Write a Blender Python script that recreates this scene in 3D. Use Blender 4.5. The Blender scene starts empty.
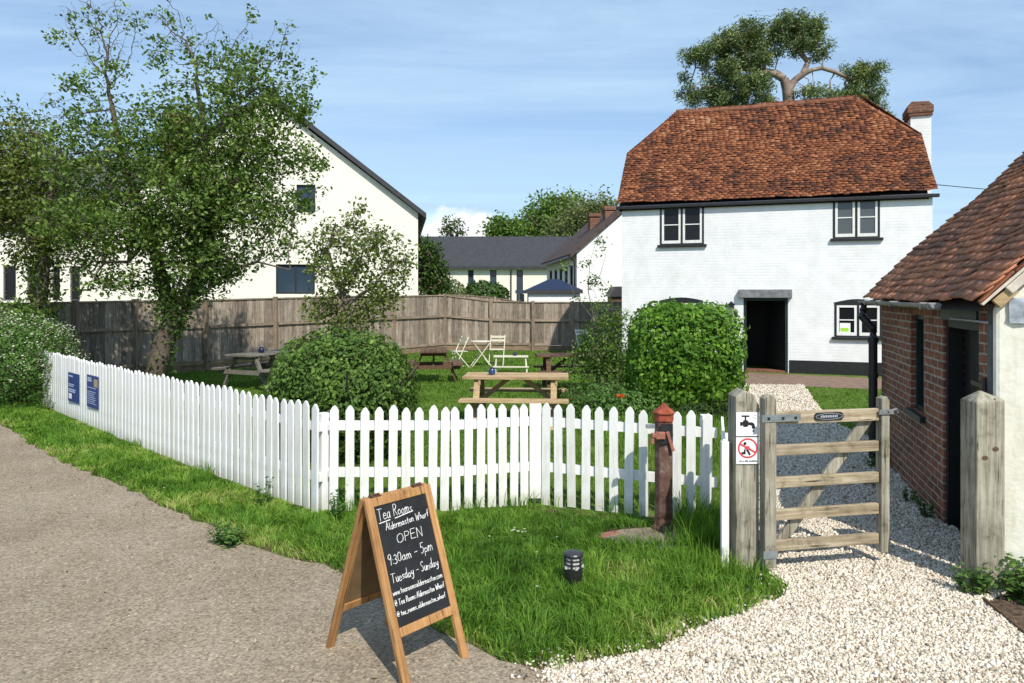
import bpy, math, random
import numpy as np
from mathutils import Vector, Matrix
R = math.radians
rng = np.random.default_rng(7)
random.seed(7)
S = bpy.context.scene
COL = S.collection

# ------------------------------------------------------------------ camera
F = 740.0; HZ = 294.0; H = 2.0
cam = bpy.data.objects.new('camera', bpy.data.cameras.new('camera'))
COL.objects.link(cam); S.camera = cam
cam.location = (0, 0, H); cam.rotation_euler = (R(90), 0, 0)
cam.data.sensor_width = 36; cam.data.lens = F/1024*36
cam.data.shift_y = -(341.5-HZ)/1024
cam.data.clip_end = 3000; cam.data.clip_start = .05

# ------------------------------------------------------------------ light
SUN_AZ = math.atan2(.34, -.80)      # direction TO the sun, x east / y north
SUN_EL = R(47)
sd = Vector((.33, -.83, 0)).normalized()*math.cos(SUN_EL) + Vector((0, 0, math.sin(SUN_EL)))
sun = bpy.data.objects.new('sun', bpy.data.lights.new('sun', 'SUN'))
COL.objects.link(sun)
sun.data.energy = 4.6; sun.data.angle = R(.55); sun.data.color = (1, .94, .84)
sun.rotation_euler = sd.to_track_quat('Z', 'Y').to_euler()
W = bpy.data.worlds.new('World'); S.world = W; W.use_nodes = True
wn, wl = W.node_tree.nodes, W.node_tree.links
wn.clear()
wo = wn.new('ShaderNodeOutputWorld'); bg = wn.new('ShaderNodeBackground'); sky = wn.new('ShaderNodeTexSky')
sky.sky_type = 'NISHITA'; sky.sun_disc = False; sky.sun_elevation = SUN_EL
sky.sun_rotation = math.atan2(sd.x, sd.y)
sky.air_density = 1.0; sky.dust_density = .35; sky.ozone_density = 3.0
bg.inputs[1].default_value = .142
geo = wn.new('ShaderNodeTexCoord')
def wmath(op, a, b=None, c=None):
    n = wn.new('ShaderNodeMath'); n.operation = op
    for i, v in enumerate((a, b, c)):
        if v is None: continue
        if isinstance(v, (int, float)): n.inputs[i].default_value = v
        else: wl.new(v, n.inputs[i])
    return n.outputs[0]
sp = wn.new('ShaderNodeSeparateXYZ'); wl.new(geo.outputs['Generated'], sp.inputs[0])
zc = wmath('MAXIMUM', sp.outputs[2], .04)
cx = wmath('DIVIDE', sp.outputs[0], zc); cy = wmath('DIVIDE', sp.outputs[1], zc)
cmb = wn.new('ShaderNodeCombineXYZ'); wl.new(cx, cmb.inputs[0]); wl.new(cy, cmb.inputs[1])
mp = wn.new('ShaderNodeMapping'); wl.new(cmb.outputs[0], mp.inputs[0])
mp.inputs['Rotation'].default_value = (0, 0, R(-28)); mp.inputs['Scale'].default_value = (.45, 1.2, 1)
n1 = wn.new('ShaderNodeTexNoise'); wl.new(mp.outputs[0], n1.inputs[0])
n1.inputs['Scale'].default_value = .8; n1.inputs['Detail'].default_value = 7; n1.inputs['Roughness'].default_value = .62
n1.inputs['Distortion'].default_value = .5
r1 = wn.new('ShaderNodeValToRGB'); wl.new(n1.outputs[0], r1.inputs[0])
r1.color_ramp.elements[0].position = .36; r1.color_ramp.elements[1].position = .68
r1.color_ramp.elements[0].color = (.22, .22, .22, 1); r1.color_ramp.elements[1].color = (1, 1, 1, 1)
m1 = wn.new('ShaderNodeMixRGB'); wl.new(r1.outputs[0], m1.inputs[0]); wl.new(sky.outputs[0], m1.inputs[1])
m1.inputs[2].default_value = (3.35, 4.75, 6.3, 1)
# low cumulus near the horizon
mp2 = wn.new('ShaderNodeMapping'); wl.new(geo.outputs['Generated'], mp2.inputs[0])
mp2.inputs['Location'].default_value = (.31, .1, .02); mp2.inputs['Scale'].default_value = (1, 1, 1.5)
n2 = wn.new('ShaderNodeTexNoise'); wl.new(mp2.outputs[0], n2.inputs[0])
n2.inputs['Scale'].default_value = 9; n2.inputs['Detail'].default_value = 8; n2.inputs['Roughness'].default_value = .55
# mask: elevation below ~.13 fades the threshold
el = wmath('MULTIPLY', wmath('SUBTRACT', .128, sp.outputs[2]), 5.0)
azm = wmath('SUBTRACT', .36, wmath('MULTIPLY', wmath('ABSOLUTE', wmath('ADD', sp.outputs[0], .085)), 5.5))
cu = wmath('ADD', wmath('ADD', n2.outputs[0], el), wmath('MINIMUM', azm, .1))
r2 = wn.new('ShaderNodeValToRGB'); wl.new(cu, r2.inputs[0])
r2.color_ramp.elements[0].position = .66; r2.color_ramp.elements[1].position = .76
m2 = wn.new('ShaderNodeMixRGB'); wl.new(r2.outputs[0], m2.inputs[0]); wl.new(m1.outputs[0], m2.inputs[1])
m2.inputs[2].default_value = (6.8, 6.9, 7.1, 1)
wl.new(m2.outputs[0], bg.inputs[0]); wl.new(bg.outputs[0], wo.inputs[0])
S.view_settings.view_transform = 'Standard'; S.view_settings.look = 'None'
S.view_settings.exposure = 0.15; S.view_settings.gamma = 1
S.render.engine = 'CYCLES'
S.cycles.max_bounces = 6; S.cycles.transparent_max_bounces = 4

# ------------------------------------------------------------------ helpers
def G(x, y):                        # a ground point from measured bearings
    Y = F*H/(y-HZ); return ((x-512)/F*Y, Y)
def PX(x, Y): return (x-512)/F*Y
def PZ(y, Y): return H-(y-HZ)*Y/F

class NB:                            # small node helper
    def __init__(s, name):
        s.m = bpy.data.materials.new(name); s.m.use_nodes = True
        s.n = s.m.node_tree.nodes; s.l = s.m.node_tree.links
        s.b = s.n['Principled BSDF']
        s.tc = s.n.new('ShaderNodeTexCoord')
    def put(s, v, sock):
        if isinstance(v, (int, float)): sock.default_value = v
        elif isinstance(v, tuple): sock.default_value = v if len(v) == len(sock.default_value) else (*v, 1)
        else: s.l.new(v, sock)
    def map(s, scale=(1, 1, 1), rot=(0, 0, 0), vec=None):
        m = s.n.new('ShaderNodeMapping'); s.l.new(vec or s.tc.outputs['Object'], m.inputs[0])
        m.inputs['Scale'].default_value = scale; m.inputs['Rotation'].default_value = rot
        return m.outputs[0]
    def noise(s, scale, det=4, rough=.55, vec=None, dist=0):
        n = s.n.new('ShaderNodeTexNoise'); s.l.new(vec or s.tc.outputs['Object'], n.inputs[0])
        n.inputs['Scale'].default_value = scale; n.inputs['Detail'].default_value = det
        n.inputs['Roughness'].default_value = rough; n.inputs['Distortion'].default_value = dist
        return n.outputs[0]
    def voro(s, scale, vec=None, feat='F1', out=0):
        n = s.n.new('ShaderNodeTexVoronoi'); s.l.new(vec or s.tc.outputs['Object'], n.inputs[0])
        n.feature = feat; n.inputs['Scale'].default_value = scale
        return n.outputs[out]
    def ramp(s, v, stops):
        n = s.n.new('ShaderNodeValToRGB'); s.l.new(v, n.inputs[0]); e = n.color_ramp.elements
        while len(e) < len(stops): e.new(.5)
        for k, (p, c) in enumerate(stops):
            e[k].position = p; e[k].color = (c, c, c, 1) if isinstance(c, (int, float)) else (*c, 1)
        return n.outputs[0]
    def mix(s, f, a, b, mode='MIX'):
        n = s.n.new('ShaderNodeMixRGB'); n.blend_type = mode
        s.put(f, n.inputs[0]); s.put(a, n.inputs[1]); s.put(b, n.inputs[2]); return n.outputs[0]
    def math(s, op, a, b=0.0):
        n = s.n.new('ShaderNodeMath'); n.operation = op; s.put(a, n.inputs[0]); s.put(b, n.inputs[1]); return n.outputs[0]
    def attr(s):
        n = s.n.new('ShaderNodeAttribute'); n.attribute_name = 'rnd'; return n.outputs['Fac']
    def bump(s, h, st, dist=.01):
        n = s.n.new('ShaderNodeBump'); s.l.new(h, n.inputs['Height'])
        n.inputs['Strength'].default_value = st; n.inputs['Distance'].default_value = dist
        s.l.new(n.outputs[0], s.b.inputs['Normal'])
    def fin(s, col, rough=.8, spec=.3, metal=0):
        s.put(col, s.b.inputs['Base Color']); s.put(rough, s.b.inputs['Roughness'])
        s.b.inputs['Specular IOR Level'].default_value = spec; s.b.inputs['Metallic'].default_value = metal
        return s.m

def simple(name, c, rough=.6, spec=.3, metal=0, var=.15, scale=12, bump=.15, bs=60):
    m = NB(name); d = tuple(v*(1-var) for v in c); e = tuple(min(1, v*(1+var)) for v in c)
    col = m.ramp(m.noise(scale, 5), [(.3, d), (.7, e)])
    if bump: m.bump(m.noise(bs, 4), bump, .004)
    return m.fin(col, rough, spec, metal)

def wood(name, c1, c2, c3, axis='z', rough=.85, grain=1.0, rv=.35, bump=.35, stain=.5):
    m = NB(name)
    st = {'x': (1.2, 22, 22), 'y': (22, 1.2, 22), 'z': (22, 22, 1.2)}[axis]
    v = m.map(st)
    rn = m.attr()
    add = m.n.new('ShaderNodeVectorMath'); add.operation = 'ADD'; m.l.new(v, add.inputs[0])
    cb = m.n.new('ShaderNodeCombineXYZ'); k = m.math('MULTIPLY', rn, 37.0)
    for i in range(3): m.l.new(k, cb.inputs[i])
    m.l.new(cb.outputs[0], add.inputs[1]); v = add.outputs[0]
    n = m.noise(1.6*grain, 6, .65, v, .6)
    col = m.ramp(n, [(.28, c1), (.5, c2), (.72, c3)])
    col = m.mix(stain, col, m.ramp(m.noise(3.5, 6, .7), [(.3, (.50, .49, .44)), (.62, (1.08, 1.08, 1.05))]), 'MULTIPLY')
    f = m.math('ADD', m.math('MULTIPLY', rn, rv), 1-rv/2)
    gg = m.n.new('ShaderNodeCombineXYZ')
    for i in range(3): m.l.new(f, gg.inputs[i])
    col = m.mix(1.0, col, gg.outputs[0], 'MULTIPLY')
    crack = m.ramp(m.noise(2.4*grain, 3, .5, v), [(.33, .12), (.37, 1.0)])
    col = m.mix(min(.9, stain+.1), col, crack, 'MULTIPLY')
    bl = m.ramp(m.noise(7, 6, .75), [(.30, (.45, .42, .36)), (.44, (1, 1, 1))]); col = m.mix(stain, col, bl, 'MULTIPLY')
    m.bump(n, bump, .006)
    return m.fin(col, rough, .2)

def leafmat(name, stops, trans=.35, rough=.5, patch=None):
    m = NB(name)
    f = m.attr()
    if patch: f = m.math('ADD', m.math('MULTIPLY', f, .6), m.math('MULTIPLY', m.noise(patch, 3), .4))
    col = m.ramp(f, stops)
    m.fin(col, max(rough, .55), .18)
    t = m.n.new('ShaderNodeBsdfTranslucent'); 
    tc = m.mix(1.0, col, (1.0, 1.0, .35), 'MULTIPLY'); g = m.n.new('ShaderNodeGamma'); m.l.new(tc, g.inputs[0]); g.inputs[1].default_value = .85
    m.l.new(g.outputs[0], t.inputs[0])
    mx = m.n.new('ShaderNodeMixShader'); mx.inputs[0].default_value = trans
    m.l.new(m.b.outputs[0], mx.inputs[1]); m.l.new(t.outputs[0], mx.inputs[2])
    m.l.new(mx.outputs[0], m.n['Material Output'].inputs[0])
    return m.m

def brickmat(name, c1, c2, mortar, bw=.225, bh=.075, mort=.011, bump=.6, blend=0.0, paint=False, rough=.85, dirt=None):
    m = NB(name)
    s3 = m.n.new('ShaderNodeSeparateXYZ'); m.l.new(m.tc.outputs['Object'], s3.inputs[0])
    u = m.math('ADD', s3.outputs[0], s3.outputs[1])
    cb = m.n.new('ShaderNodeCombineXYZ'); m.l.new(u, cb.inputs[0]); m.l.new(s3.outputs[2], cb.inputs[1])
    wob = m.n.new('ShaderNodeVectorMath'); wob.operation = 'MULTIPLY_ADD'
    nz = m.n.new('ShaderNodeTexNoise'); nz.inputs['Scale'].default_value = 7
    m.l.new(m.tc.outputs['Object'], nz.inputs[0]); m.l.new(nz.outputs[1], wob.inputs[0])
    wob.inputs[1].default_value = (.02, .02, .02); m.l.new(cb.outputs[0], wob.inputs[2])
    b = m.n.new('ShaderNodeTexBrick'); m.l.new(wob.outputs[0], b.inputs[0])
    b.inputs['Color1'].default_value = (*c1, 1); b.inputs['Color2'].default_value = (*c2, 1)
    b.inputs['Mortar'].default_value = (*mortar, 1); b.inputs['Scale'].default_value = 1
    b.inputs['Mortar Size'].default_value = mort; b.inputs['Mortar Smooth'].default_value = .5
    b.inputs['Brick Width'].default_value = bw; b.inputs['Row Height'].default_value = bh
    col = b.outputs[0]
    if paint:
        col = m.ramp(m.noise(3.2, 6, .65), [(.28, c1), (.62, c2)])
        gr = m.ramp(m.noise(1.3, 5, .7), [(.35, (.84, .84, .82)), (.6, (1, 1, 1))])
        col = m.mix(.6, col, gr, 'MULTIPLY')
        col = m.mix(m.math('MULTIPLY', b.outputs[1], .14), col, mortar)
    else:
        col = m.mix(.75, col, m.ramp(m.noise(16, 5), [(.3, (.45, .42, .42)), (.7, (1.25, 1.2, 1.15))]), 'MULTIPLY')
        col = m.mix(.5, col, m.ramp(m.noise(1.1, 4), [(.3, (.6, .6, .62)), (.65, (1.1, 1.1, 1.1))]), 'MULTIPLY')
    h = m.math('SUBTRACT', m.math('MULTIPLY', m.noise(35, 4), .35), b.outputs[1])
    m.bump(h, bump, .012)
    return m.fin(col, rough, .2)

def flat(name, c, rough=.5, spec=.3, metal=0):
    m = NB(name); return m.fin(c, rough, spec, metal)

def tilemat(name, stops, moss=.0):
    m = NB(name)
    f = m.math('ADD', m.math('MULTIPLY', m.attr(), .5), m.math('MULTIPLY', m.ramp(m.noise(.9, 5, .65), [(.3, 0.0), (.7, 1.0)]), .5))
    col = m.ramp(f, stops)
    col = m.mix(.6, col, m.ramp(m.noise(28, 5), [(.3, (.5, .48, .48)), (.7, (1.2, 1.15, 1.1))]), 'MULTIPLY')
    li = m.ramp(m.noise(9, 6, .7), [(.63, 0.0), (.72, 1.0)])
    col = m.mix(m.math('MULTIPLY', li, moss), col, (.10, .095, .06))
    m.bump(m.noise(60, 4), .35, .004)
    return m.fin(col, .85, .2)

def npmesh(name, V, Fs, mat, parent=None, rnd=None, smooth=False):
    V = np.asarray(V, np.float32).reshape(-1, 3)
    Fs = [np.asarray(f, np.int32) for f in Fs if len(f)]
    me = bpy.data.meshes.new(name)
    me.vertices.add(len(V)); me.vertices.foreach_set('co', V.ravel())
    li = np.concatenate([f.ravel() for f in Fs]); n = sum(len(f) for f in Fs)
    tot = np.concatenate([np.full(len(f), f.shape[1], np.int32) for f in Fs])
    st = np.concatenate([[0], np.cumsum(tot)[:-1]]).astype(np.int32)
    me.loops.add(len(li)); me.loops.foreach_set('vertex_index', li)
    me.polygons.add(n); me.polygons.foreach_set('loop_start', st)
    try: me.polygons.foreach_set('loop_total', tot)
    except Exception: pass
    if smooth: me.polygons.foreach_set('use_smooth', np.ones(n, bool))
    me.update(calc_edges=True)
    if rnd is not None:
        a = me.attributes.new('rnd', 'FLOAT', 'FACE'); a.data.foreach_set('value', np.asarray(rnd, np.float32))
    me.materials.append(mat)
    o = bpy.data.objects.new(name, me); COL.objects.link(o)
    if parent is not None: o.parent = parent
    return o

class MB:
    def __init__(s): s.v = []; s.f = []; s.r = []
    def add(s, vs, fs, r=None):
        b = len(s.v); s.v += [tuple(v) for v in vs]; s.f += [tuple(i+b for i in f) for f in fs]
        if r is None: r = random.random()
        s.r += [r]*len(fs); return s
    def box(s, x0, x1, y0, y1, z0, z1, r=None):
        return s.add([(x0, y0, z0), (x1, y0, z0), (x1, y1, z0), (x0, y1, z0), (x0, y0, z1), (x1, y0, z1), (x1, y1, z1), (x0, y1, z1)],
              [(0, 3, 2, 1), (4, 5, 6, 7), (0, 1, 5, 4), (1, 2, 6, 5), (2, 3, 7, 6), (3, 0, 4, 7)], r)
    def beam(s, p0, p1, w, h, up=(0, 0, 1), r=None):
        p0, p1 = Vector(p0), Vector(p1); d = (p1-p0).normalized(); u = Vector(up)
        x = d.cross(u)
        if x.length < 1e-4: x = d.cross(Vector((0, 1, 0)))
        x.normalize(); u = x.cross(d).normalized()
        vs = []
        for p in (p0, p1):
            for a, b in ((-1, -1), (1, -1), (1, 1), (-1, 1)): vs.append(p+x*w/2*a+u*h/2*b)
        return s.add(vs, [(0, 1, 2, 3), (7, 6, 5, 4), (0, 4, 5, 1), (1, 5, 6, 2), (2, 6, 7, 3), (3, 7, 4, 0)], r)
    def prism(s, pts, d0, d1, plane='xz', r=None):   # polygon extruded along the missing axis
        n = len(pts)
        def P(a, b, d): return {'xz': (a, d, b), 'yz': (d, a, b), 'xy': (a, b, d)}[plane]
        vs = [P(a, b, d0) for a, b in pts]+[P(a, b, d1) for a, b in pts]
        return s.add(vs, [tuple(range(n)), tuple(range(2*n-1, n-1, -1))]+[(i, i+n, (i+1) % n+n, (i+1) % n) for i in range(n)], r)
    def lathe(s, prof, n=16, c=(0, 0), r=None, axis='z'):
        vs = []; fs = []
        for rr, z in prof:
            for k in range(n):
                a = 2*math.pi*k/n; vs.append((c[0]+rr*math.cos(a), c[1]+rr*math.sin(a), z))
        for i in range(len(prof)-1):
            for k in range(n): fs.append((i*n+k, i*n+(k+1) % n, (i+1)*n+(k+1) % n, (i+1)*n+k))
        fs.append(tuple(range(n-1, -1, -1))); fs.append(tuple((len(prof)-1)*n+k for k in range(n)))
        return s.add(vs, fs, r)
    def tube(s, pts, rad, n=8, r=None):
        pts = [Vector(p) for p in pts]; 
        if not isinstance(rad, (list, tuple)): rad = [rad]*len(pts)
        vs = []; fs = []
        for i, p in enumerate(pts):
            d = (pts[min(i+1, len(pts)-1)]-pts[max(i-1, 0)]).normalized()
            x = d.cross(Vector((0, 0, 1)));
            if x.length < .05: x = d.cross(Vector((0, 1, 0)))
            x.normalize(); y = x.cross(d)
            for k in range(n):
                a = 2*math.pi*k/n; vs.append(p+(x*math.cos(a)+y*math.sin(a))*rad[i])
        for i in range(len(pts)-1):
            for k in range(n): fs.append((i*n+k, i*n+(k+1) % n, (i+1)*n+(k+1) % n, (i+1)*n+k))
        fs.append(tuple(range(n-1, -1, -1))); fs.append(tuple((len(pts)-1)*n+k for k in range(n)))
        return s.add(vs, fs, r)
    def build(s, name, mat, parent=None, bevel=0, smooth=False):
        me = bpy.data.meshes.new(name); me.from_pydata(s.v, [], s.f)
        a = me.attributes.new('rnd', 'FLOAT', 'FACE'); a.data.foreach_set('value', s.r)
        me.materials.append(mat)
        if smooth:
            for p in me.polygons: p.use_smooth = True
            me.set_sharp_from_angle(angle=R(40)) if hasattr(me, 'set_sharp_from_angle') else None
        o = bpy.data.objects.new(name, me); COL.objects.link(o)
        if parent is not None: o.parent = parent
        if bevel:
            b = o.modifiers.new('bevel', 'BEVEL'); b.width = bevel; b.segments = 2; b.limit_method = 'ANGLE'
        return o

def tag(o, label, cat, group=None, kind=None):
    if label: o['label'] = label
    if cat: o['category'] = cat
    if group: o['group'] = group
    if kind: o['kind'] = kind
    return o
def thing(name, label, cat, loc=(0, 0, 0), rz=0, group=None):
    o = bpy.data.objects.new(name, None); COL.objects.link(o); o.empty_display_size = .2
    o.location = loc; o.rotation_euler = (0, 0, rz)
    return tag(o, label, cat, group)
def struct(o): o['kind'] = 'structure'; return o

def inpoly(P, poly):
    x, y = P[:, 0], P[:, 1]; ins = np.zeros(len(P), bool); n = len(poly); j = n-1
    for i in range(n):
        xi, yi = poly[i]; xj, yj = poly[j]
        c = ((yi > y) != (yj > y)) & (x < (xj-xi)*(y-yi)/(yj-yi+1e-12)+xi)
        ins ^= c; j = i
    return ins
def scatter(poly, dens, seed=0):
    g = np.random.default_rng(seed); p = np.array(poly)
    lo, hi = p.min(0), p.max(0); n = int((hi-lo).prod()*dens)
    P = g.uniform(lo, hi, (n, 2)); return P[inpoly(P, poly)]
def visible(P, m=.06):
    return (P[:, 1] > 2.6) & (np.abs(P[:, 0]) < P[:, 1]*(512/F+m)+.2)

# ---- value noise for numpy
def vnoise(P, scale, seed=0):
    g = np.random.default_rng(seed); T = g.random((64, 64)); q = P*scale
    i = np.floor(q).astype(int); f = q-i; f = f*f*(3-2*f)
    a = T[i[:, 0] % 64, i[:, 1] % 64]; b = T[(i[:, 0]+1) % 64, i[:, 1] % 64]
    c = T[i[:, 0] % 64, (i[:, 1]+1) % 64]; d = T[(i[:, 0]+1) % 64, (i[:, 1]+1) % 64]
    return (a*(1-f[:, 0])+b*f[:, 0])*(1-f[:, 1])+(c*(1-f[:, 0])+d*f[:, 0])*f[:, 1]

def blades(P, h, w, lean=.45, seed=0, z0=0.0):
    g = np.random.default_rng(seed); n = len(P); a = g.uniform(0, 2*np.pi, n); b = 14*vnoise(P, 5.5, seed+3)+g.normal(size=n)*.7
    h = np.broadcast_to(h, n)*g.uniform(.55, 1.15, n); w = np.broadcast_to(w, n)*g.uniform(.7, 1.2, n)
    wx, wy = np.cos(a)*w/2, np.sin(a)*w/2; L = h*lean*g.uniform(.1, 1.4, n)
    dx, dy = np.cos(b)*L, np.sin(b)*L
    V = np.zeros((n, 5, 3)); z0 = np.broadcast_to(z0, n)
    V[:, 0] = np.stack([P[:, 0]-wx, P[:, 1]-wy, z0], 1); V[:, 1] = np.stack([P[:, 0]+wx, P[:, 1]+wy, z0], 1)
    mx, my = P[:, 0]+dx*.35, P[:, 1]+dy*.35
    V[:, 2] = np.stack([mx+wx*.8, my+wy*.8, z0+h*.6], 1); V[:, 3] = np.stack([mx-wx*.8, my-wy*.8, z0+h*.6], 1)
    V[:, 4] = np.stack([P[:, 0]+dx, P[:, 1]+dy, z0+h*(1-.25*(L/(h+1e-6)))], 1)
    k = np.arange(n)[:, None]*5
    return V.reshape(-1, 3), k+np.array([[0, 1, 2, 3]]), k+np.array([[3, 2, 4]])
def grass_obj(name, P, h, w, lean, seed, mat, label, z0=0.0, yel=None, parent=None):
    V, Q, T = blades(P, h, w, lean, seed, z0)
    g = np.random.default_rng(seed+1); r = g.random(len(P))*.6+vnoise(P, 1.7, seed)*.4
    if yel is not None: r = r+yel
    o = npmesh(name, V, [Q, T], mat, parent, np.concatenate([r, r]))
    if label: tag(o, label, 'grass', kind='stuff')
    return o

def leafquads(C, size, g, nbias=None, bias=.0, aspect=.55):
    n = len(C); d = g.normal(size=(n, 3)); d /= np.linalg.norm(d, axis=1)[:, None]
    nr = g.normal(size=(n, 3)); nr /= np.linalg.norm(nr, axis=1)[:, None]
    if nbias is not None: nr = nr*(1-bias)+nbias*bias*1.5
    s = np.cross(d, nr); s /= np.linalg.norm(s, axis=1)[:, None]+1e-9
    d = np.cross(nr, s); d /= np.linalg.norm(d, axis=1)[:, None]+1e-9
    sz = np.broadcast_to(size, n)*g.uniform(.6, 1.3, n)
    L = d*sz[:, None]*.5; Wd = s*sz[:, None]*.5*aspect
    up = np.cross(s, d)*sz[:, None]*.08
    V = np.stack([C-L, C+Wd-L*.1+up, C+L, C-Wd-L*.1+up], 1)
    k = np.arange(n)[:, None]*4
    return V.reshape(-1, 3), k+np.array([[0, 1, 2, 3]])

def frusta(A, B, ra, rb, k=5):
    n = len(A); D = B-A; L = np.linalg.norm(D, axis=1)[:, None]+1e-9; D = D/L
    ref = np.where(np.abs(D[:, 2:3]) > .9, np.array([[1., 0, 0]]), np.array([[0, 0, 1.]]))
    X = np.cross(D, ref); X /= np.linalg.norm(X, axis=1)[:, None]; Y = np.cross(D, X)
    a = np.arange(k)*2*np.pi/k; c, s = np.cos(a)[None, :, None], np.sin(a)[None, :, None]
    ring = X[:, None]*c+Y[:, None]*s
    V = np.concatenate([A[:, None]+ring*ra[:, None, None], B[:, None]+ring*rb[:, None, None]], 1)
    base = np.arange(n)[:, None, None]*2*k; i = np.arange(k)
    q = np.stack([i, (i+1) % k, k+(i+1) % k, k+i], 1)[None]
    return V.reshape(-1, 3), (base+q).reshape(-1, 4)

def blob_pts(blobs, n, g):
    w = np.array([b[3]*b[4]*b[5]*(b[6] if len(b) > 6 else 1) for b in blobs]); w = w/w.sum(); out = []
    for b, ww in zip(blobs, w):
        m = max(3, int(n*ww)); d = g.normal(size=(m, 3)); d /= np.linalg.norm(d, axis=1)[:, None]
        r = g.random(m)[:, None]**(1/2.2)
        out.append(np.array(b[:3])+d*r*np.array(b[3:6]))
    return np.concatenate(out)

def grow(chains, att, step, kill, iters, g, wig=.25, tw=.08):
    nodes = []; par = []
    for ch in chains:
        st = len(nodes); pj = ch.get('from', -1)
        for i, p in enumerate(ch['pts']):
            nodes.append(p); par.append(st+i-1 if i else pj)
    nodes = [np.array(p, float) for p in nodes]; N = np.array(nodes); act = att.copy()
    d = np.full(len(act), 1e9); idx = np.zeros(len(act), int)
    def upd(new, off):
        nonlocal d, idx
        for a in range(0, len(new), 200):
            dd = np.linalg.norm(act[:, None]-new[None, a:a+200], axis=2); j = dd.argmin(1); m = dd[np.arange(len(act)), j]
            b = m < d; d = np.where(b, m, d); idx = np.where(b, off+a+j, idx)
    upd(N, 0)
    for it in range(iters):
        if len(act) == 0: break
        dirs = np.zeros((len(N), 3)); v = act-N[idx]; v /= np.linalg.norm(v, axis=1)[:, None]+1e-9
        np.add.at(dirs, idx, v); u = np.unique(idx)
        dv = dirs[u]; dv /= np.linalg.norm(dv, axis=1)[:, None]+1e-9
        dv += g.normal(size=dv.shape)*wig; dv[:, 2] += tw; dv /= np.linalg.norm(dv, axis=1)[:, None]+1e-9
        new = N[u]+dv*step; off = len(N); N = np.concatenate([N, new]); par += list(u)
        upd(new, off); keep = d > kill
        act = act[keep]; d = d[keep]; idx = idx[keep]
    return N, np.array(par)

def tree(name, label, base, chains, blobs, natt, step, kill, leafm, barkm, leaf=.06, ncl=10, cr=.12, rt=.006, tr=None,
         seed=1, bare=None, iters=70, aspect=.55, cat='tree', group=None, expo=2.3, wig=.25, extra=None, crown='crown', nb=0):
    g = np.random.default_rng(seed); base = np.array(base, float)
    att = blob_pts(blobs, natt, g); nleaf = len(att)
    if bare: att = np.concatenate([att, blob_pts(bare, nb, g)])
    N, par = grow(chains, att, step, kill, iters, g, wig)
    r = np.full(len(N), 0.0); hasc = np.zeros(len(N), bool); hasc[par[par >= 0]] = True
    acc = np.where(hasc, 0, rt**expo)
    for i in range(len(N)-1, -1, -1):
        r[i] = acc[i]**(1/expo) if acc[i] > 0 else rt
        if par[i] >= 0: acc[par[i]] += r[i]**expo
    if tr: # force the trunk radius
        k = tr/max(r[0], 1e-6); f = np.clip((r/r[0]), 0, 1)
        r = np.where(k < 1, r*(1+(k-1)*f), r*(1+(k-1)*f))
    m = par >= 0; A = N[par[m]]; B = N[m]; rb = r[m]; ra = np.minimum(r[par[m]], rb*1.6+.004)
    ra = np.where(r[par[m]] > .04, np.minimum(r[par[m]], rb*1.35+.01), ra)
    T = thing(name, label, cat, tuple(base), 0, group)
    V1, F1 = frusta(A-base, B-base, ra, rb, 6)
    npmesh('trunk', V1, [F1], barkm, T, g.random(len(F1)), True)
    ap = att[:nleaf]
    tips = N[~hasc]
    # keep leaves near grown wood
    C = np.repeat(ap, ncl, 0)+g.normal(size=(len(ap)*ncl, 3))*cr
    rr = np.repeat(g.random(len(ap)), ncl)*.5+g.random(len(C))*.5
    if extra is not None:
        E = extra(g, N, r); C = np.concatenate([C, E]); rr = np.concatenate([rr, g.random(len(E))*.5])
    if bare:
        bp = att[nleaf:]; bp = bp[g.random(len(bp)) < .14]; E = np.repeat(bp, 4, 0)+g.normal(size=(len(bp)*4, 3))*.05
        C = np.concatenate([C, E]); rr = np.concatenate([rr, g.random(len(E))])
    V, Q = leafquads(C-base, leaf, g, np.array([[0, 0, 1.]]), .35, aspect)
    npmesh(crown, V, [Q], leafm, T, rr)
    return T

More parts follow.
